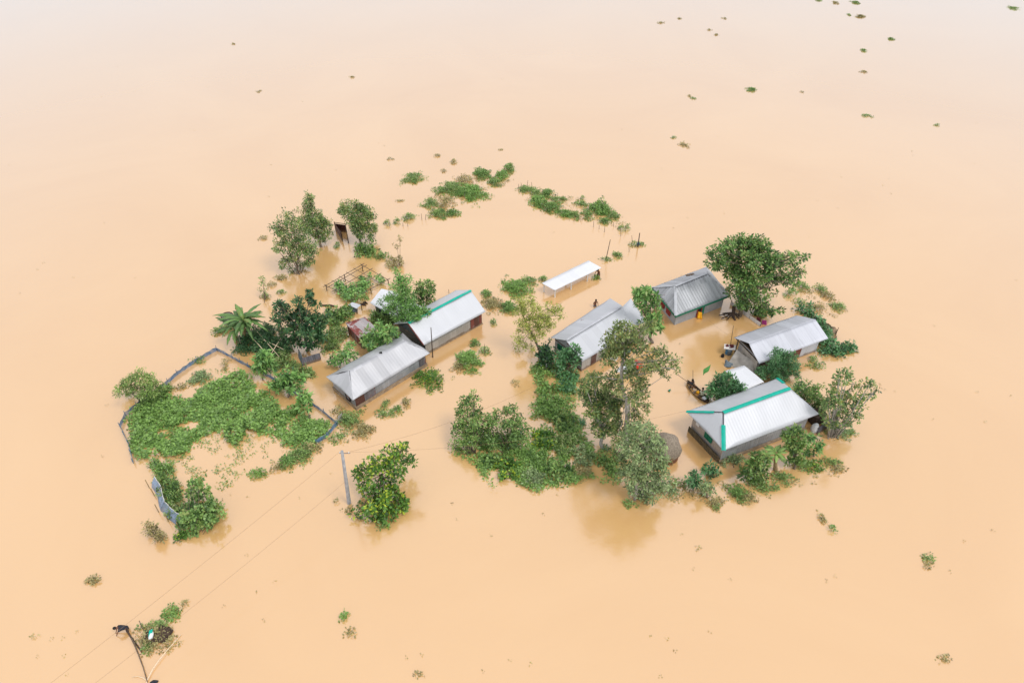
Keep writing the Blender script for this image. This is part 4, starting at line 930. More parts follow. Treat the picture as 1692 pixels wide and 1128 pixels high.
T('tree', 'light green long leaved tree against the back of the nearest house', 'tree', (634, 592), [(624, 540, 9), (612, 554, 10), (633, 548, 10), (646, 544, 9), (606, 568, 8), (622, 566, 11), (640, 560, 10), (653, 556, 7), (615, 577, 7), (634, 574, 7)], 'whorl', 'papaya', 1.0)
T('shrub', 'dark shrub between the rusty roofed lean-to and the feathery tree', 'shrub', (628, 545), [(620, 522, 8), (632, 527, 9), (642, 530, 8), (615, 530, 6), (628, 516, 6)], 'small', 'mid', 1.1, low=True)
T('tree', 'small glossy leaved tree in open water left of the nearest house', 'tree', (561, 607), [(580, 574, 6), (574, 582, 7), (562, 584, 6), (550, 592, 5), (560, 594, 7), (585, 588, 5), (570, 595, 6), (552, 600, 4)], 'broad', 'papaya', 1.0)
T('sapling', 'tiny pale sapling just below the bamboo trellis', 'tree', (603, 504), [(602, 490, 4), (598, 493, 3), (606, 493, 3)], 'palm', 'pale', .6, lscale=.7)
T('sapling', 'narrow leafy stalk standing alone left of the bamboo trellis', 'tree', (439, 494), [(433, 462, 2.5), (435, 470, 3), (434, 480, 3), (438, 488, 4)], 'small', 'weed', .7)
for i, (b, l, nm) in enumerate((((434, 628), [(433, 590, 10), (427, 598, 9), (440, 600, 9), (433, 610, 9), (422, 606, 6), (445, 592, 6)], 'papaya tree nearest the banana plant, at the garden net'),
        ((476, 656), [(466, 616, 8), (478, 620, 9), (490, 626, 8), (470, 632, 9), (484, 636, 9), (500, 622, 6), (462, 628, 6), (480, 645, 5)], 'wide papaya tree leaning over the upper garden net'),
        ((513, 694), [(503, 652, 7), (498, 662, 7), (508, 662, 7), (504, 672, 6), (511, 655, 4), (495, 670, 4)], 'slim papaya tree with bare stalk by the garden net corner'),
        ((456, 652), [(450, 634, 6), (458, 630, 6), (462, 640, 5)], 'small papaya tree inside the garden net'))):
    T('papaya_tree', nm, 'papaya tree', b, l, 'palm', 'papaya', 1.15, 'papaya trees by the garden')
T('shrub', 'olive shrub behind the papaya trees outside the garden net', 'shrub', (475, 612), [(462, 596, 9), (475, 600, 9), (488, 606, 9), (500, 612, 8), (512, 616, 6), (455, 606, 7), (470, 588, 8), (518, 620, 4)], 'small', 'weed', 1.0, low=True)
T('tree', 'leaning spreading tree at the left corner of the garden', 'tree', (238, 668), [(198, 642, 6), (193, 650, 4), (206, 632, 6), (216, 626, 7), (230, 620, 8), (244, 625, 8), (222, 640, 8), (238, 638, 9), (254, 634, 7), (264, 640, 6), (250, 648, 7), (212, 648, 5), (232, 652, 6)], 'fine', 'pale', .8, path=[(230, 660), (218, 650), (214, 638)], lscale=1.1)
T('shrub', 'shrub under the leaning tree at the left corner of the garden', 'shrub', (250, 672), [(244, 660, 8), (256, 656, 8), (268, 648, 7), (276, 640, 6), (240, 668, 6), (262, 664, 7)], 'small', 'mid', 1.1, low=True)
for i, (c_, l, mt, nm) in enumerate(((( 270, 790), [(255, 766, 7), (265, 772, 9), (276, 776, 8), (262, 785, 7), (280, 768, 5)], 'vine', 'shrub at the middle of the left garden edge'),
        ((282, 826), [(268, 796, 8), (282, 800, 9), (290, 808, 8), (275, 812, 9), (290, 822, 8), (280, 830, 7)], 'mid', 'shrub below the middle of the left garden edge'),
        ((296, 860), [(284, 842, 8), (290, 852, 7), (300, 838, 6)], 'weed', 'low scrub beside the loose pale blue net'))):
    T('shrub', nm, 'shrub', c_, l, 'small', mt, 1.15, low=True)
T('tree', 'big bushy shrub tree at the lowest corner of the garden', 'tree', (322, 885), [(318, 804, 7), (328, 798, 7), (338, 808, 7), (312, 812, 6), (326, 814, 7), (322, 832, 9), (336, 838, 11), (348, 830, 9), (358, 838, 7), (326, 850, 12), (343, 852, 12), (356, 852, 8), (316, 862, 11), (332, 868, 12), (308, 850, 8), (304, 868, 7), (316, 878, 8), (345, 866, 7)], 'round', 'mid', 1.0, stems=3, tilt=.5)
T('shrub', 'twiggy drooping shrub outside the loose pale blue net', 'shrub', (254, 890), [(247, 866, 5), (254, 874, 7), (262, 882, 6), (268, 886, 5), (243, 876, 4)], 'small', 'dry', .8, stems=2)
T('shrub', 'little round shrub at the very lowest tip of the garden', 'shrub', (297, 896), [(296, 886, 6), (304, 884, 5), (290, 888, 4)], 'small', 'lime', 1.0, low=True)
T('shrub', 'shrub inside the garden at the open water edge of the vines', 'shrub', (390, 738), [(384, 722, 7), (396, 716, 8), (388, 728, 7), (402, 710, 6), (376, 716, 5)], 'round', 'vine', 1.0, low=True)
T('tree', 'lone tree with lime young leaves beside the utility pole', 'tree', (627, 866), [(668, 737, 5), (661, 745, 7), (672, 755, 8), (648, 742, 6), (655, 755, 8), (637, 748, 7), (640, 762, 9), (678, 766, 6), (622, 757, 6), (660, 770, 9), (610, 768, 7), (622, 773, 9), (597, 778, 7), (590, 785, 5), (606, 786, 9), (600, 795, 7), (645, 778, 8), (659, 785, 7), (636, 790, 7), (656, 795, 6), (611, 808, 8), (600, 803, 6), (626, 805, 9), (640, 808, 10), (652, 813, 9), (617, 822, 10), (636, 824, 12), (658, 824, 9), (668, 828, 6), (600, 838, 6), (590, 848, 5), (610, 840, 9), (628, 842, 11), (647, 840, 11), (664, 838, 7), (604, 853, 6), (622, 856, 8), (640, 856, 7)], 'broad', 'lime', .9, depth=.3, path=[(626, 845), (628, 815), (630, 785), (645, 760), (660, 746)], tilt=.5)
T('tree', 'airy yellow green tree with long bare trunk left of the middle house', 'tree', (894, 590), [(862, 500, 9), (876, 497, 8), (866, 512, 10), (884, 508, 9), (893, 520, 9), (910, 508, 8), (922, 512, 8), (928, 520, 5), (903, 527, 9), (882, 525, 9), (862, 530, 8), (872, 541, 8), (890, 538, 9), (905, 540, 7), (857, 560, 7), (866, 570, 6), (854, 572, 5), (884, 556, 8), (895, 550, 7), (912, 534, 6), (852, 515, 5), (878, 574, 5), (858, 545, 6)], 'fine', 'yellow', .62, path=[(891.5, 579.6), (884, 562), (876.6, 547.7), (868, 530), (861.7, 515), (860, 503)], tr=.13, lscale=1.15)
T('tree', 'dark broad leaved small tree at the gable end of the middle house', 'tree', (906, 606), [(903, 574, 7), (898, 582, 7), (908, 584, 8), (900, 592, 8), (911, 594, 6), (895, 598, 5), (905, 600, 6)], 'round', 'mango', 1.1)
T('tree', 'bluish green small tree in front of the middle house gable', 'tree', (940, 618), [(950, 578, 7), (941, 585, 8), (930, 584, 6), (955, 588, 5), (924, 592, 6), (937, 595, 8), (948, 598, 7), (930, 603, 6)], 'broad', 'blue', 1.0)
T('tree', 'tallest tree of all, olive crown over a pale crooked trunk', 'tree', (1034, 759),
    [(1022, 540, 9), (1012, 550, 10), (1030, 548, 12), (1044, 545, 10), (1058, 542, 9), (1072, 538, 8), (1008, 564, 11), (1024, 564, 13), (1042, 562, 12), (1058, 558, 9), (1002, 580, 9), (1016, 582, 11), (1034, 580, 11), (1052, 576, 9), (1066, 572, 7), (1000, 594, 7), (1012, 600, 8),
     (1072, 592, 7), (1084, 582, 7), (1094, 576, 6), (1083, 598, 6), (1096, 594, 7), (1104, 588, 5), (1094, 610, 7), (1102, 618, 5), (1113, 600, 4), (1118, 594, 3), (1076, 612, 5), (1116, 610, 3),
     (1040, 604, 8), (1054, 614, 9), (1062, 630, 9), (1050, 640, 9), (1064, 650, 8), (1054, 664, 9), (1066, 672, 7), (1048, 682, 8), (1060, 690, 6),
     (1012, 622, 9), (1022, 640, 9), (1004, 636, 9), (988, 626, 8), (1008, 655, 9), (1024, 662, 9), (1018, 682, 9), (1044, 655, 9), (1046, 700, 9), (1022, 705, 9), (1040, 722, 9), (1018, 728, 8), (975, 622, 7), (1084, 606, 7), (1040, 618, 9), (1072, 604, 7)],
    'small', 'euca', .85, path=[(1035, 735), (1034.5, 709), (1037, 685), (1036.5, 661), (1029, 648), (1026.5, 627), (1028, 600), (1033, 575)], bark='barkpale', tr=.27, depth=.22, lscale=1.15)
T('tree', 'wide olive tree left of the tallest pale trunk, hiding the open water gap', 'tree', (996, 740), [(966, 634, 9), (980, 628, 10), (962, 650, 9), (976, 648, 11), (992, 646, 11), (972, 664, 9), (988, 664, 12), (1006, 662, 11), (980, 682, 10), (997, 682, 12), (1014, 678, 10), (986, 698, 9), (1002, 700, 11), (1018, 696, 9), (996, 714, 8), (1012, 712, 8), (1022, 664, 7), (984, 712, 6)], 'small', 'upper', .9, bark='barkpale', tr=.16, lscale=1.15)
T('tree', 'pale sage green tree leaning over the straw heap', 'tree', (1052, 828), [(1046, 706, 9), (1060, 706, 9), (1074, 708, 8), (1036, 716, 8), (1052, 720, 10), (1068, 722, 11), (1082, 720, 7), (1030, 732, 8), (1044, 736, 10), (1062, 740, 12), (1080, 738, 9), (1034, 750, 9), (1050, 754, 11), (1068, 758, 12), (1084, 754, 8), (1024, 765, 7), (1040, 770, 11), (1058, 774, 12), (1076, 776, 11), (1090, 770, 7), (1034, 784, 8), (1050, 790, 12), (1068, 793, 12), (1086, 790, 10), (1098, 782, 7), (1106, 796, 7), (1045, 806, 9), (1062, 810, 11), (1080, 808, 10), (1096, 804, 8), (1095, 736, 8), (1096, 750, 8), (1094, 764, 8), (1068, 822, 8), (1084, 820, 6)], 'small', 'sage', .85, bark='barkpale', path=[(1052, 808), (1050, 790), (1048, 765), (1050, 740)], tr=.15, lscale=1.1)
T('tree', 'bushy tree farthest left in the central thicket', 'tree', (778, 752), [(782, 652, 5), (770, 660, 7), (784, 664, 7), (762, 664, 5), (756, 680, 6), (772, 678, 10), (790, 680, 10), (764, 694, 10), (782, 696, 12), (800, 692, 9), (756, 708, 8), (772, 712, 11), (790, 712, 11), (804, 708, 8), (752, 724, 6), (766, 728, 9), (782, 730, 9), (798, 728, 8), (760, 740, 6), (774, 744, 6), (748, 738, 5)], 'small', 'mid', .75, stems=3, lscale=1.15, tilt=.38)
T('tree', 'bushy tree second from the left in the central thicket', 'tree', (840, 748), [(848, 672, 7), (838, 682, 8), (824, 684, 8), (854, 686, 7), (815, 696, 8), (832, 698, 10), (848, 700, 10), (862, 700, 8), (872, 706, 6), (820, 714, 9), (838, 716, 10), (856, 718, 9), (870, 720, 6), (812, 728, 8), (828, 730, 9), (846, 732, 8), (818, 740, 6)], 'small', 'mid', .75, stems=3, lscale=1.15, tilt=.38)
low_sh = [((905, 645), [(898, 636, 7), (910, 640, 8), (902, 648, 8), (892, 650, 6)], 'broad', 'vine', 'shrub at the top of the green strip below the middle house'),
 ((938, 650), [(928, 622, 8), (940, 616, 8), (948, 628, 8), (936, 634, 9), (946, 644, 7), (930, 642, 6)], 'broad', 'blue', 'bluish shrub below the gable of the middle house'),
 ((905, 680), [(896, 664, 8), (908, 668, 9), (920, 662, 8), (900, 678, 8), (914, 680, 8)], 'small', 'vine', 'shrub high in the green strip, left of the wide olive tree'),
 ((930, 705), [(922, 690, 9), (934, 694, 10), (944, 688, 8), (926, 704, 9), (940, 706, 8)], 'broad', 'mid', 'broad leaved shrub at the centre of the green strip'),
 ((898, 735), [(888, 718, 8), (900, 722, 9), (912, 718, 8), (894, 734, 9), (908, 736, 8)], 'broad', 'lime', 'dark glossy shrub right of the second bushy tree'),
 ((932, 745), [(922, 728, 8), (934, 724, 8), (944, 732, 8), (926, 742, 9), (940, 746, 8)], 'small', 'weed', 'olive shrub in the lower middle of the green strip'),
 ((890, 770), [(878, 752, 9), (890, 756, 9), (902, 752, 8), (884, 768, 8), (898, 770, 7)], 'small', 'vine', 'shrub in the lower strip under the glossy dark one'),
 ((925, 795), [(914, 776, 9), (926, 772, 9), (938, 778, 8), (918, 790, 8), (932, 788, 7)], 'broad', 'mid', 'broad shrub at the lower rim of the central thicket'),
 ((842, 790), [(828, 770, 9), (842, 766, 9), (854, 774, 9), (836, 784, 9), (850, 786, 7)], 'round', 'lime', 'round leaved shrub at the lower left rim of the central thicket'),
 ((808, 772), [(798, 758, 6), (810, 756, 8), (820, 762, 7), (806, 768, 6), (792, 764, 5)], 'round', 'mid', 'shrub under the leftmost bushy tree'),
 ((880, 808), [(868, 788, 7), (880, 784, 8), (892, 790, 8), (876, 798, 7), (890, 802, 6)], 'small', 'sage', 'greyish shrub on the lower rim of the central thicket'),
 ((962, 765), [(952, 748, 7), (964, 744, 7), (974, 752, 7), (958, 760, 7), (970, 764, 6)], 'small', 'sage', 'greyish shrub between the green strip and the sage tree'),
 ((1000, 775), [(988, 762, 6), (1000, 760, 8), (1012, 764, 8), (1006, 774, 6), (1018, 752, 7), (1024, 778, 7)], 'small', 'mid', 'shrub left of the foot of the sage tree')]
for c_, l, st, mt, nm in low_sh: T('shrub', nm, 'shrub', c_, l, st, mt, 1.05, 'shrubs of the central thicket', low=True)
T('papaya_tree', 'papaya tree between the middle house and the green trimmed house', 'papaya tree', (1078, 566), [(1054, 480, 7), (1066, 478, 7), (1050, 490, 6), (1062, 492, 8), (1076, 486, 7), (1086, 494, 6), (1055, 502, 5), (1074, 500, 7), (1086, 504, 5), (1068, 513, 6), (1080, 518, 8), (1090, 526, 5), (1072, 530, 8), (1086, 538, 7), (1076, 546, 7), (1058, 508, 4)], 'palm', 'papaya', 1.2)
T('tree', 'large spreading tree with dense crown over the whitish fence', 'tree', (1226, 524), [(1178, 420, 8), (1172, 428, 5), (1190, 410, 8), (1204, 402, 8), (1218, 398, 8), (1188, 430, 10), (1205, 418, 12), (1226, 408, 12), (1238, 398, 8), (1254, 400, 9), (1244, 412, 12), (1266, 404, 8), (1262, 418, 11), (1205, 436, 12), (1226, 428, 13), (1246, 432, 13), (1276, 422, 9), (1272, 436, 11), (1290, 428, 8), (1302, 424, 7), (1314, 420, 4), (1324, 426, 4), (1332, 424, 3), (1292, 440, 9), (1308, 436, 7), (1320, 448, 5), (1326, 452, 4), (1308, 452, 7), (1320, 462, 4), (1222, 448, 12), (1242, 452, 12), (1262, 452, 12), (1282, 456, 9), (1300, 462, 8), (1314, 468, 6), (1206, 452, 8), (1214, 466, 9), (1232, 470, 12), (1252, 470, 11), (1268, 466, 8), (1210, 480, 7), (1226, 486, 11), (1242, 486, 9), (1220, 500, 8), (1236, 502, 9), (1252, 494, 8), (1266, 488, 7), (1278, 484, 4), (1258, 508, 8), (1250, 518, 7), (1270, 512, 7), (1262, 522, 6), (1278, 516, 5), (1288, 512, 3), (1184, 440, 6)], 'broad', 'big', 1.0, tr=.26, depth=.25, lscale=1.05, path=[(1226, 508), (1230, 485), (1236, 462), (1244, 440)])
T('tree', 'feathery bluish small tree in front of the open gabled house', 'tree', (1282, 634), [(1284, 578, 4), (1280, 586, 6), (1291, 584, 5), (1300, 588, 6), (1312, 588, 4), (1284, 596, 8), (1298, 600, 8), (1312, 602, 6), (1276, 606, 8), (1292, 612, 9), (1308, 612, 7), (1318, 610, 4), (1266, 616, 7), (1280, 620, 8), (1296, 622, 7), (1256, 612, 5), (1258, 622, 5), (1318, 620, 4)], 'fine', 'blue', 1.15, lscale=1.15)
T('tree', 'round palmate small tree between the boat and the largest house', 'tree', (1196, 668), [(1190, 624, 6), (1203, 624, 7), (1213, 632, 6), (1180, 634, 7), (1194, 636, 9), (1208, 640, 8), (1222, 638, 6), (1230, 640, 4), (1172, 644, 6), (1185, 648, 9), (1200, 650, 8), (1214, 648, 6), (1170, 654, 4), (1188, 656, 6), (1222, 646, 4)], 'palm', 'blue', 1.35, lscale=.85)
T('tree', 'bushy tree against the far end of the largest house', 'tree', (1336, 684), [(1320, 636, 7), (1332, 640, 8), (1318, 648, 6), (1344, 650, 9), (1330, 656, 8), (1356, 660, 9), (1342, 666, 8), (1356, 674, 8), (1311, 640, 4), (1352, 640, 6), (1352, 686, 6)], 'small', 'mid', 1.0, lscale=1.2)
T('tree', 'sparse olive tree farthest right, beyond the largest house', 'tree', (1376, 722), [(1390, 616, 6), (1402, 614, 6), (1396, 624, 7), (1384, 626, 6), (1380, 638, 6), (1410, 632, 5), (1374, 652, 8), (1390, 650, 7), (1406, 648, 6), (1424, 638, 6), (1436, 636, 6), (1446, 644, 5), (1440, 654, 5), (1428, 652, 6), (1418, 662, 8), (1400, 664, 9), (1382, 668, 10), (1368, 666, 8), (1428, 674, 5), (1410, 680, 7), (1394, 684, 9), (1376, 688, 9), (1400, 696, 7), (1418, 690, 5), (1380, 702, 7), (1364, 682, 7), (1366, 700, 6)], 'broad', 'upper', .6, stems=2, bark='barkpale', lscale=.9)
T('shrub', 'long dark shrub hedge behind the right end of the open gabled house', 'shrub', (1376, 588), [(1322, 512, 6), (1334, 516, 7), (1345, 524, 7), (1352, 536, 8), (1360, 548, 8), (1366, 558, 8), (1358, 560, 6), (1370, 570, 9), (1362, 578, 8), (1378, 580, 8), (1390, 576, 7), (1400, 574, 7), (1408, 576, 5), (1385, 585, 5), (1340, 506, 4)], 'broad', 'blue', 1.2, low=True)
T('shrub', 'fine pale shrub spilling at the near corner of the largest house', 'shrub', (1212, 772), [(1204, 755, 7), (1214, 760, 7), (1224, 756, 6), (1196, 764, 5), (1222, 766, 5)], 'small', 'sage', .8, low=True, lscale=.85)
T('tree', 'leafy green bush tree in front of the long wall of the largest house', 'tree', (1250, 796), [(1258, 750, 6), (1268, 756, 6), (1245, 756, 6), (1252, 764, 8), (1264, 768, 7), (1238, 768, 6), (1250, 778, 8), (1262, 778, 7), (1236, 780, 5), (1224, 778, 5), (1228, 786, 5), (1246, 788, 6), (1262, 786, 5)], 'whorl', 'mid', 1.1)
T('tree', 'arching leafy tree at the right half of the long wall', 'tree', (1312, 774), [(1306, 712, 6), (1318, 710, 6), (1298, 720, 6), (1312, 722, 8), (1326, 720, 6), (1302, 732, 6), (1318, 734, 7), (1330, 730, 5), (1306, 744, 7), (1322, 746, 6), (1312, 756, 6), (1304, 762, 5), (1320, 762, 5)], 'whorl', 'mid', 1.1, lscale=.9)
T('shrub', 'glossy shrub at the corner under the eave end of the largest house', 'shrub', (1345, 754), [(1340, 722, 6), (1350, 728, 6), (1335, 734, 6), (1346, 738, 6), (1352, 742, 4), (1340, 746, 5)], 'whorl', 'papaya', 1.1, lscale=.9)
for b, l, nm in (((1146, 810), [(1144, 786, 7), (1138, 794, 6), (1150, 794, 6), (1145, 800, 6)], 'round little tree farthest left of the three by the mossy plinth'),
                 ((1172, 792), [(1170, 772, 6), (1180, 777, 6), (1164, 777, 5), (1186, 780, 4), (1174, 782, 5)], 'small palmate tree close to the mossy plinth corner'),
                 ((1168, 822), [(1168, 797, 5), (1164, 804, 6), (1173, 806, 6), (1168, 812, 5)], 'pale little tree below the small palmate one')):
    T('sapling', nm, 'tree', b, l, 'palm', 'blue' if b[0] != 1168 else 'sage', 1.1, lscale=.75)
# banana plants: arching ribbed fronds
def banana(label, base, hub, reach, n, seed, mat='banana'):
    rd = random.Random(seed); B = U(*base); Hb = VP(hub[0], hub[1], B.y); root = empty('banana_plant', B, label, 'banana plant')
    m_ = MB(); m_.tube([B - Vector((0, 0, .5)), B, B.lerp(Hb, .6), Hb + Vector((0, 0, .2))], [.2, .19, .15, .09], 9); m_.build('stem', LF['pale'] if 0 else M['bamboo'], root, True)
    for i in range(n):
        a = 2.399 * i + rd.uniform(-.3, .3); L_ = reach * rd.uniform(.75, 1.12); el = rd.uniform(.6, 1.4)
        d = Vector((math.cos(a), math.sin(a), 0)); sd_ = Vector((-d.y, d.x, 0)); V = []; k = 12; w0 = .22 * rd.uniform(.7, 1.3)
        for j in range(k + 1):
            t = j / k; p = Hb + d * L_ * t * math.cos(el * (1 - t * .6)) + Vector((0, 0, L_ * (math.sin(el) * t * 1.15 - 1.05 * t * t * (1.2 - el * .45))))
            wd = w0 * min(1, max(.02, (t - .1) * 6)) * (1 - max(0, t - .75) * 3.6) * (1 if j % 2 else .82)
            V += [p - sd_ * wd - Vector((0, 0, wd * .35)), p, p + sd_ * wd - Vector((0, 0, wd * .35))]
        m_ = MB().add(V, [(3 * j + q, 3 * j + q + 1, 3 * j + q + 4, 3 * j + q + 3) for j in range(k) for q in (0, 1)])
        me = m_.mesh('frond', True); at = me.attributes.new('tint', 'FLOAT', 'FACE'); tv = rd.random(); at.data.foreach_set('value', [min(1, max(0, tv * .7 + rd.random() * .3)) for _ in me.polygons])
        o = link('frond', me, LF[mat], root); solid(o, .01)
banana('tall banana plant with long arching fronds left of the dark glossy tree', (403, 562), (404, 533), 3.0, 30, 4)
banana('shorter banana plant leaning at the left foot of the tall one', (391, 566), (388, 545), 2.2, 13, 11)
banana('small banana plant with yellow green frond by the long wall of the largest house', (1281, 776), (1282, 750), 1.25, 12, 7, 'pale')

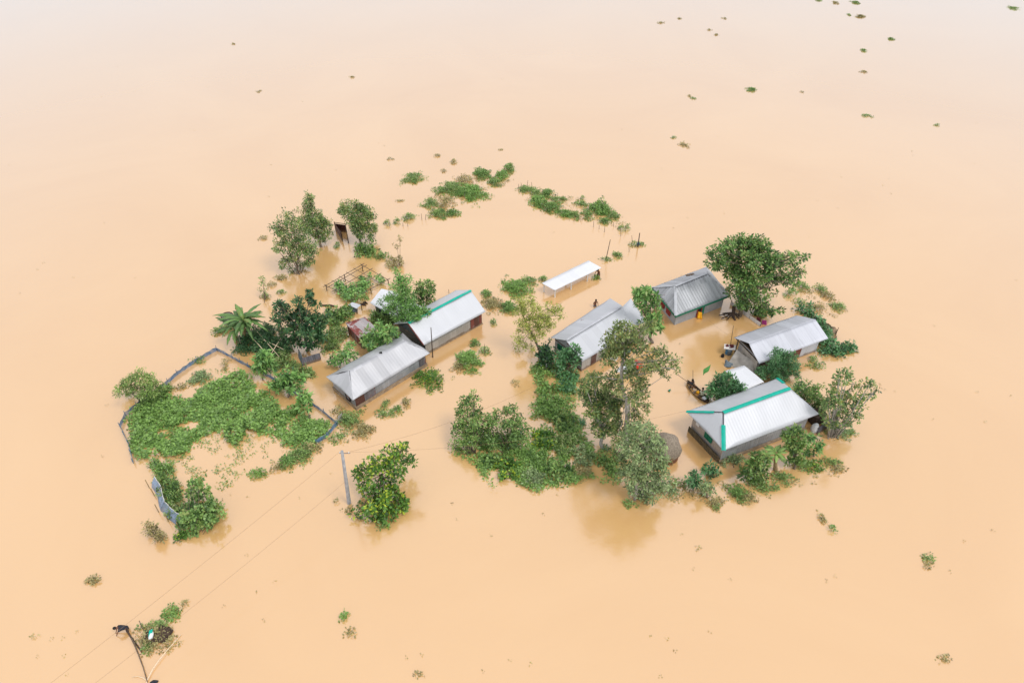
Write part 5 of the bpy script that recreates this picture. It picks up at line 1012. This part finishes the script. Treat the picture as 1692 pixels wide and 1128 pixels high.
# ================================================================== FLOATING AND HALF SUNK PLANTS
cl = [ # px, py, rx, ry, height, leaf, cover, where
 (683.5, 295, 13, 8, .35, 'weed', .9, 'isolated dense tuft left of the far floating band'),
 (776, 319, 22, 12, .5, 'vine', 1.3, 'largest dense raft of the left arm of the far band'),
 (748, 312, 15, 9, .4, 'weed', .9, 'raft joined to the left of the largest far raft'),
 (796, 289, 14, 7, .4, 'mid', 1.1, 'dark raft above the largest far raft'),
 (842, 279, 7, 7, .4, 'weed', 1.0, 'topmost tuft at the tip of the far band'),
 (829, 291, 9, 7, .4, 'vine', 1.1, 'raft just below the topmost tuft of the far band'),
 (817, 302, 10, 5, .35, 'weed', 1.1, 'raft third from the tip of the far band'),
 (768, 298, 16, 7, .25, 'dry', .4, 'thin dry raft between two dense ones in the left arm'),
 (728, 316, 9, 6, .3, 'weed', .8, 'small raft at the upper left of the left arm'),
 (711, 337, 11, 8, .3, 'weed', .7, 'sparse raft at the left end of the left arm'),
 (735, 335, 13, 12, .2, 'dry', .35, 'scattered dry bits in the middle of the left arm'),
 (726, 354, 14, 7, .35, 'weed', 1.0, 'low raft at the bottom of the left arm'),
 (749, 353, 11, 5, .3, 'mid', .9, 'small raft at the lower right end of the left arm'),
 (675, 361, 10, 4, .45, 'weed', .8, 'small raised tuft between two stakes left of the left arm'),
 (656, 367, 4, 3, .5, 'weed', .9, 'tiny tuft on a stake, second left of the left arm'),
 (640, 371, 4, 3, .5, 'weed', .9, 'tiny tuft on a stake, farthest left near the round crowned tree'),
 (868, 314, 10, 5, .3, 'weed', 1.0, 'first raft of the right arm of the far band'),
 (885, 320, 10, 6, .3, 'weed', .7, 'sparse raft next along the right arm'),
 (904, 321, 9, 6, .4, 'mid', 1.0, 'dark raised raft on the upper edge of the right arm'),
 (889, 334, 13, 9, .45, 'vine', 1.2, 'dense round raft on the lower edge of the right arm'),
 (910, 344, 13, 8, .4, 'mid', 1.1, 'dense raft right of the round one in the right arm'),
 (919, 331, 9, 5, .3, 'weed', .7, 'loose raft above the dense one in the right arm'),
 (932, 354, 12, 6, .35, 'vine', 1.1, 'raft at the low middle of the right arm'),
 (950, 357, 8, 5, .35, 'weed', 1.0, 'small raft before the gap in the right arm'),
 (961, 338, 10, 4, .3, 'weed', .8, 'narrow raft left of the tall far shrub'),
 (970, 356, 8, 7, .35, 'weed', .9, 'loose raft below left of the tall far shrub'),
 (1013, 357, 9, 6, .35, 'weed', 1.0, 'small raft right of the tall far shrub'),
 (999, 366, 9, 4, .3, 'mid', .9, 'thin raft below the tall far shrub'),
 (930, 330, 5, 3, .3, 'weed', .7, 'little tuft off the upper edge of the right arm'),
 (963, 329, 3, 2, .3, 'weed', .9, 'tiny tuft above the tall far shrub'),
 (1027, 379, 4, 3, .5, 'weed', .9, 'tuft on the stakes right of the far shrub'), (1036, 378, 4, 2.5, .6, 'weed', .9, 'tuft on the second stake right of the far shrub'),
 (1052, 404, 12, 3, .3, 'weed', .7, 'weeds at the foot of the blue ragged pole'), (1020, 423, 7, 4, .35, 'weed', 1.0, 'tuft between the slim leaning pole and the ragged pole'),
 (1000, 429, 7, 3, .3, 'weed', .7, 'weeds at the foot of the slim leaning pole'),
 (985, 460, 6, 2.5, .3, 'lime', 1.0, 'tuft held by the person at the shelter end'),
 (854, 477, 25, 12, .5, 'vine', 1.1, 'large pale raft left of the open shelter'), (872, 465, 14, 6, .4, 'weed', .6, 'sparse upper edge of the large raft left of the shelter'), (898, 463, 6, 4, .4, 'weed', 1.0, 'tuft behind the left post of the shelter'),
 (803, 487, 8, 5, .35, 'mid', 1.0, 'small raft by the far corner of the teal ridged house'), (814, 504, 16, 11, .3, 'dry', .8, 'brownish raft right of the teal ridged house'), (840, 510, 12, 10, .45, 'mid', 1.2, 'dense raft under the airy yellow green tree'),
 (815, 534, 4, 4, .35, 'weed', 1.0, 'single small tuft in open water below the brownish raft'),
 (774, 598, 19, 14, .8, 'vine', 1.3, 'round dense shrub like raft in front of the teal ridged house'), (757, 608, 9, 7, .3, 'dry', .7, 'dry fringe left of the round dense raft'), (784, 569, 6, 5, .5, 'mid', 1.3, 'small round tuft above the round dense raft'), (801, 581, 8, 5, .35, 'weed', .8, 'tuft around the little thin stick'),
 (710, 627, 26, 14, .4, 'lime', .75, 'wide olive raft by the corner of the nearest house'),
 (636, 684, 15, 5, .3, 'weed', .8, 'thin raft strip below the nearest house'), (658, 678, 10, 5, .3, 'weed', .8, 'middle of the thin strip below the nearest house'), (672, 666, 6, 7, .4, 'dry', .9, 'dark tip of the thin strip below the nearest house'), (637, 670, 5, 6, .4, 'weed', .8, 'upright tuft above the thin strip'),
 (576, 696, 20, 14, .5, 'weed', .8, 'broad weedy raft at the garden corner by the nearest house'), (598, 712, 18, 13, .35, 'dry', .7, 'brownish lower part of the weedy raft at the garden corner'), (560, 725, 14, 6, .3, 'weed', .6, 'thin lower fringe of the weedy raft at the garden corner'), (560, 680, 10, 8, .4, 'dry', .5, 'dry scrub touching the corner of the nearest house'),
 (500, 752, 18, 10, .45, 'weed', 1.0, 'raft along the lower right edge of the garden'), (475, 765, 14, 9, .45, 'mid', 1.1, 'raft next down along the lower right edge of the garden'), (515, 741, 12, 7, .4, 'dry', .8, 'dry raft at the top of the lower right garden edge'), (458, 772, 9, 6, .3, 'dry', .7, 'dark bits at the end of the lower right garden edge'), (427, 784, 12, 6, .4, 'vine', 1.1, 'separate small raft below the garden'),
 (333, 624, 14, 9, .4, 'sage', .9, 'pale tuft inside the upper corner of the garden'), (320, 632, 8, 3, .2, 'sage', .7, 'thin pale streak left of the pale tuft in the garden'), (372, 603, 4, 7, .5, 'dry', .6, 'dry upright stalks near the top corner of the garden'), (300, 640, 10, 4, .2, 'dry', .6, 'dry streak along the upper left net of the garden'), (328, 597, 9, 4, .4, 'weed', .6, 'weeds caught on the upper left net of the garden'),
 (358, 548, 8, 4, .3, 'weed', .8, 'weeds left of the banana plant'), (372, 545, 12, 5, .3, 'weed', .8, 'weeds at the foot of the banana plant'), (400, 580, 12, 6, .4, 'mango', 1.0, 'dark low weeds below the banana plant'),
 (449, 472, 5, 4, .3, 'dry', .7, 'small dry tuft right of the lone leafy stalk'), (465, 484, 5, 3, .3, 'weed', .9, 'green tuft right below the small dry one'), (440, 492, 8, 3, .25, 'dry', .6, 'dry weeds at the foot of the lone leafy stalk'), (465, 460, 10, 3, .3, 'dry', .8, 'weeds at the foot of the leftmost corner tree'), (557, 408, 3, 4, .5, 'mid', 1.0, 'tiny tuft in front of the rusty latrine'), (434, 394, 6, 3, .2, 'dry', .5, 'faint dry bits left of the leftmost corner tree'), (630, 424, 14, 6, .35, 'weed', .6, 'weeds trailing right of the low round shrub'), (648, 436, 10, 8, .4, 'dry', .5, 'dry scrub at the foot of the twiggy shrub'),
 (1245, 794, 9, 6, .4, 'weed', .7, 'weeds below the leafy bush tree'), (1217, 815, 14, 11, .5, 'mid', 1.1, 'dense tuft below the near corner of the largest house'), (1235, 822, 12, 8, .3, 'dry', .7, 'dry fringe right of the dense corner tuft'), (1260, 805, 18, 11, .3, 'weed', .6, 'scattered weeds in front of the largest house'), (1293, 792, 16, 9, .4, 'weed', .7, 'weeds below the small banana plant'), (1325, 768, 16, 8, .35, 'weed', .7, 'weeds below the arching leafy tree'), (1345, 770, 14, 9, .3, 'lime', .5, 'yellow speckled weeds at the right of the largest house'), (1372, 764, 12, 6, .3, 'weed', .7, 'weeds trailing to the right of the largest house'), (1385, 776, 10, 6, .25, 'dry', .7, 'last dry weeds trailing right of the largest house'),
 (1180, 829, 9, 8, .3, 'dry', .9, 'brown weeds below the pale little tree'), (1183, 838, 5, 4, .3, 'weed', 1.0, 'lowest tuft below the pale little tree'), (1390, 718, 14, 6, .4, 'sage', .9, 'pale weeds at the foot of the farthest right tree'), (1372, 712, 8, 5, .4, 'mid', .9, 'weeds left of the foot of the farthest right tree'), (1405, 716, 8, 4, .25, 'weed', .6, 'thin weeds farthest right of the farthest right tree'),
 (1350, 604, 12, 6, .25, 'weed', .5, 'loose weeds below the patched wall of the open gabled house'), (1342, 594, 6, 3, .3, 'weed', .9, 'tuft at the base of the patched wall'),
 (1306, 486, 10, 5, .5, 'weed', .6, 'broken leafy twigs right of the large spreading tree'), (1322, 500, 8, 4, .4, 'weed', .6, 'weeds above the dark shrub hedge'), (1355, 478, 9, 5, .5, 'weed', .7, 'broken branch leaves far right of the large tree'), (1368, 490, 9, 5, .4, 'dry', .6, 'dry middle of the broken branch far right'), (1384, 508, 10, 5, .4, 'weed', .9, 'leafy lower end of the broken branch far right'), (1352, 510, 7, 6, .35, 'dry', .6, 'dry weeds between the broken branch and the hedge'), (1325, 476, 7, 7, .6, 'weed', .7, 'leaf tuft at the right skirt of the large tree'),
 (885, 612, 7, 9, .4, 'mid', .8, 'tuft below the barrel'), (895, 606, 8, 5, .3, 'lime', .9, 'bright tuft at the foot of the barrel'), (925, 610, 14, 7, .4, 'mid', .9, 'weeds under the gable wall of the middle house'), (893, 625, 8, 6, .3, 'weed', .6, 'sparse weeds drifting below the barrel'), (850, 634, 4, 5, .2, 'dry', .5, 'thin dry wisps in open water left of the green strip'), (876, 800, 9, 5, .3, 'dry', .8, 'dry rim under the central thicket'), (965, 782, 16, 8, .35, 'dry', .7, 'brown rim left of the foot of the sage tree'), (1040, 832, 12, 5, .3, 'weed', .8, 'weeds at the foot of the sage tree'), (1108, 815, 10, 8, .4, 'sage', .8, 'pale weeds right of the foot of the sage tree'), (1120, 800, 9, 6, .3, 'weed', .5, 'thin weeds toward the round little tree'),
 (945, 720, 8, 14, .35, 'mid', .8, 'dark leaves floating beside the wide olive tree'), (962, 700, 5, 8, .3, 'blue', .7, 'bluish leaves floating left of the wide olive tree'), (1000, 742, 8, 4, .3, 'blue', .9, 'small bluish tuft in the gap between the two trunks'), (994, 752, 7, 5, .3, 'weed', .8, 'weeds in the gap between the two trunks'),
 (1377, 876, 5, 3, .3, 'mid', 1.0, 'dark tuft at the end of the drifting twig, lower right'), (1358, 858, 8, 7, .15, 'dry', .45, 'dry drifting twigs, lower right'), (1535, 923, 6, 5, .25, 'weed', .9, 'lone round tuft in open water, far lower right'), (1533, 934, 6, 3, .2, 'dry', .6, 'dry fringe under the lone round tuft'),
 (153, 960, 8, 5, .3, 'dry', 1.0, 'lone dry tuft in open water, lower left'), (568, 1020, 5, 7, .25, 'vine', 1.0, 'small green tuft in open water below the lone tree'), (580, 1046, 9, 7, .12, 'dry', .35, 'faint dry wisps below the small green tuft'), (697, 1113, 9, 4, .1, 'dry', .3, 'faint wisps at the lower edge of the photo'), (1558, 1088, 9, 3, .15, 'dry', .6, 'dry streak at the lower right corner'), (308, 997, 5, 3, .2, 'dry', .8, 'tiny pale tuft beside the lower wire'), (60, 1050, 3, 2, .1, 'dry', .5, 'tiny dry bit near the left edge'),
 (1242, 149, 9, 3.5, .5, 'mid', 1.2, 'green raft alone in the far water, right of centre'), (1422, 28, 8, 2.5, .6, 'dry', 1.3, 'long dark tuft near the top edge'), (1414, 5, 7, 2.2, .6, 'weed', 1.2, 'dark tuft cut by the top edge'), (1380, 5, 6, 2, .4, 'dry', .8, 'pale tuft at the top edge'), (1353, 1, 4, 1.6, .5, 'weed', 1.2, 'small tuft left at the top edge'), (1427, 84, 4, 2.5, .5, 'weed', 1.3, 'round tuft below the two at the top edge'), (1472, 65, 5, 2.2, .5, 'weed', 1.3, 'round tuft farthest right near the top'), (1433, 192, 9, 2.6, .3, 'weed', .8, 'thin raft in the right far water'), (1145, 163, 4, 2, .4, 'weed', 1.1, 'tiny tuft left of the green far raft'), (1138, 159, 5, 2, .2, 'dry', .6, 'dry bits beside the tiny far tuft'), (1130, 240, 13, 6, .2, 'dry', .45, 'pale scattered raft, right far water'), (1113, 228, 4, 2.5, .3, 'weed', .9, 'tiny tuft above the pale scattered raft'), (1548, 207, 5, 2, .3, 'weed', .7, 'tiny dark tuft in the far right water'), (1427, 119, 6, 2.5, .3, 'dry', .6, 'dry bits below the round tuft'), (1183, 58, 4, 1.5, .3, 'dry', .8, 'tiny dry bit high in the far water'), (1172, 50, 4, 1.5, .3, 'dry', .7, 'tiny dry bit beside the other, high in the far water'), (1123, 31, 4, 1.5, .3, 'dry', .8, 'speck near the top, right of centre'), (1197, 31, 4, 1.2, .3, 'dry', .8, 'speck near the top, right again'), (1091, 38, 5, 2, .3, 'dry', .6, 'speck near the top, leftmost of its row'), (1403, 25, 2.5, 1.4, .4, 'weed', 1.2, 'tiny dark speck left of the long dark tuft'), (1674, 14, 9, 3, .3, 'weed', .5, 'faint raft at the top right corner'), (828, 248, 4, 1.8, .3, 'dry', 1.0, 'tiny dark tuft above the far band'), (750, 268, 4, 3, .3, 'dry', .7, 'dry bit above the left arm of the far band'), (722, 258, 4, 1.8, .2, 'dry', .7, 'dry bit up left of the far band'), (733, 283, 3, 2, .2, 'dry', .7, 'tiny bit left of the dark far raft'), (582, 128, 4, 1.6, .3, 'dry', 1.0, 'tiny dark bit in the far water, left of centre'), (428, 151, 6, 2.5, .15, 'dry', .4, 'faint bits in the far left water'), (386, 73, 4, 1.6, .2, 'dry', .5, 'faint bit near the top left'), (645, 263, 4, 1.5, .15, 'dry', .5, 'faint bit above the isolated tuft'), (660, 332, 6, 1.6, .12, 'dry', .5, 'faint streak left of the far band'), (1325, 152, 3, 1.3, .2, 'dry', .7, 'speck right of the green far raft'),
 (1150, 905, 3, 2, .1, 'dry', .5, 'tiny dry bit in the open water under the tree reflection'), (556, 828, 3, 2, .2, 'dry', 1.0, 'dark bit left of the utility pole foot'), (575, 845, 9, 6, .1, 'dry', .3, 'thin dry stalks below the utility pole'), (660, 838, 8, 7, .2, 'dry', .5, 'dry twigs at the right foot of the lone tree'), (632, 872, 10, 3, .2, 'weed', .6, 'thin weeds at the foot of the lone tree'), (290, 715, 7, 4, .1, 'dry', .3, 'pale weeds in the garden gap near the left net')]
for (px, py, rx, ry, h_, mt, cv, nm) in cl:
    if py < 256: rx, ry, h_, cv = rx * .7, ry * .65, h_ * .35, cv * .7
    clump(nm if len(nm.split()) > 3 else nm + ' in the water', px, py, rx, ry, h_, mt, cv, ls=.17 if rx > 6 else .14)
T('shrub', 'tallest dense shrub on the right arm of the far band', 'shrub', (992, 356), [(982, 340, 6), (992, 338, 8), (1002, 344, 7), (988, 348, 7), (998, 352, 6), (976, 344, 4)], 'small', 'vine', 1.1, low=True)
tag(MB().tube([U(1105, 646, .05), U(1108, 643, .12)], [.12, .05], 6).build('leaf', M['green']), 'single dark green scrap floating left of the boat', 'leaf')

# countless leaves: ground cover
cover_stuff('pumpkin_vines', 'dense mat of green vines covering the flooded garden', 'vines', [[(209.6, 693), (226, 672), (243, 660), (270, 652), (296.5, 655), (302, 668), (316, 660), (338, 640), (352, 630), (372, 622), (396, 612), (408, 620), (414, 636), (439, 641), (452, 660), (462, 680), (478, 676), (489, 669), (502, 690), (520, 696), (538.6, 697), (542, 714), (520, 728), (492, 739), (470, 730), (458, 715), (432, 716), (408, 704), (377, 708), (350, 712), (333.8, 718), (318, 738), (300, 748), (271.7, 749), (250, 745), (238, 757), (222, 748), (216, 730), (222, 715), (210, 706)]], 3.0, .22, 'vine', .95, -.30, .36, 5, .85, 1.2)
cover_stuff('water_weeds', 'tangled low weeds floating between the bushes of the central thicket', 'weeds', [[(885, 615), (905, 602), (935, 612), (950, 640), (952, 690), (970, 720), (985, 750), (1010, 762), (1022, 800), (975, 785), (940, 800), (895, 810), (850, 800), (815, 798), (785, 775), (800, 750), (870, 742), (880, 700), (880, 660)], [(748, 745), (760, 715), (800, 700), (870, 705), (890, 740), (850, 765), (800, 770)]], 1.5, .2, 'vine', .5, -.08, .45, 9, .6)
cover_stuff('floating_leaves', 'thin scatter of loose leaves inside the flooded garden', 'leaves', [[(280, 745), (340, 722), (400, 708), (450, 718), (490, 742), (460, 765), (420, 755), (390, 800), (360, 815), (320, 790), (290, 775)], [(470, 735), (530, 722), (528, 745), (480, 760)], [(300, 655), (345, 615), (395, 600), (400, 612), (340, 645)]], .22, .15, 'weed', .08, -.02, .6, 12, .6)
cover_stuff('floating_leaves', 'thin scatter of loose leaves around the largest house and the sage tree', 'leaves', [[(1185, 800), (1230, 790), (1330, 760), (1400, 760), (1390, 785), (1300, 810), (1220, 835)], [(1100, 780), (1150, 800), (1190, 845), (1100, 830)], [(700, 330), (800, 285), (850, 275), (840, 305), (760, 335), (720, 360)], [(860, 305), (940, 325), (1020, 350), (1040, 375), (950, 365), (880, 345)], [(1300, 470), (1370, 480), (1400, 515), (1350, 530)]], .3, .14, 'dry', .08, .0, .6, 14, .6)
cover_stuff('floating_leaves', 'sparse single leaves drifting over the whole flood', 'leaves', [[(-100, 100), (1800, 100), (1800, 1128), (-100, 1128)]], .0004, .10, 'dry', .03, .12, .12, 21, .5)

rd = random.Random(3)
for i, (a, b_, nm) in enumerate((((425, 548), (462, 590), 'longest'), ((445, 590), (466, 556), 'steepest'), ((432, 560), (470, 578), 'lowest lying'), ((415, 556), (440, 584), 'leftmost'))):
    m_ = MB(); P, Q = U(*a, 1.3 - .1 * i), U(*b_, .7 + .1 * i); m_.tube([P, P.lerp(Q, .5) + Vector((0, 0, .06)), Q], [.03, .035, .025], 5)
    tag(m_.build('cut_stick', M['palebamboo']), nm + ' pale cut stick lying on the dark thicket by the banana plant', 'stick', 'cut sticks on the thicket')
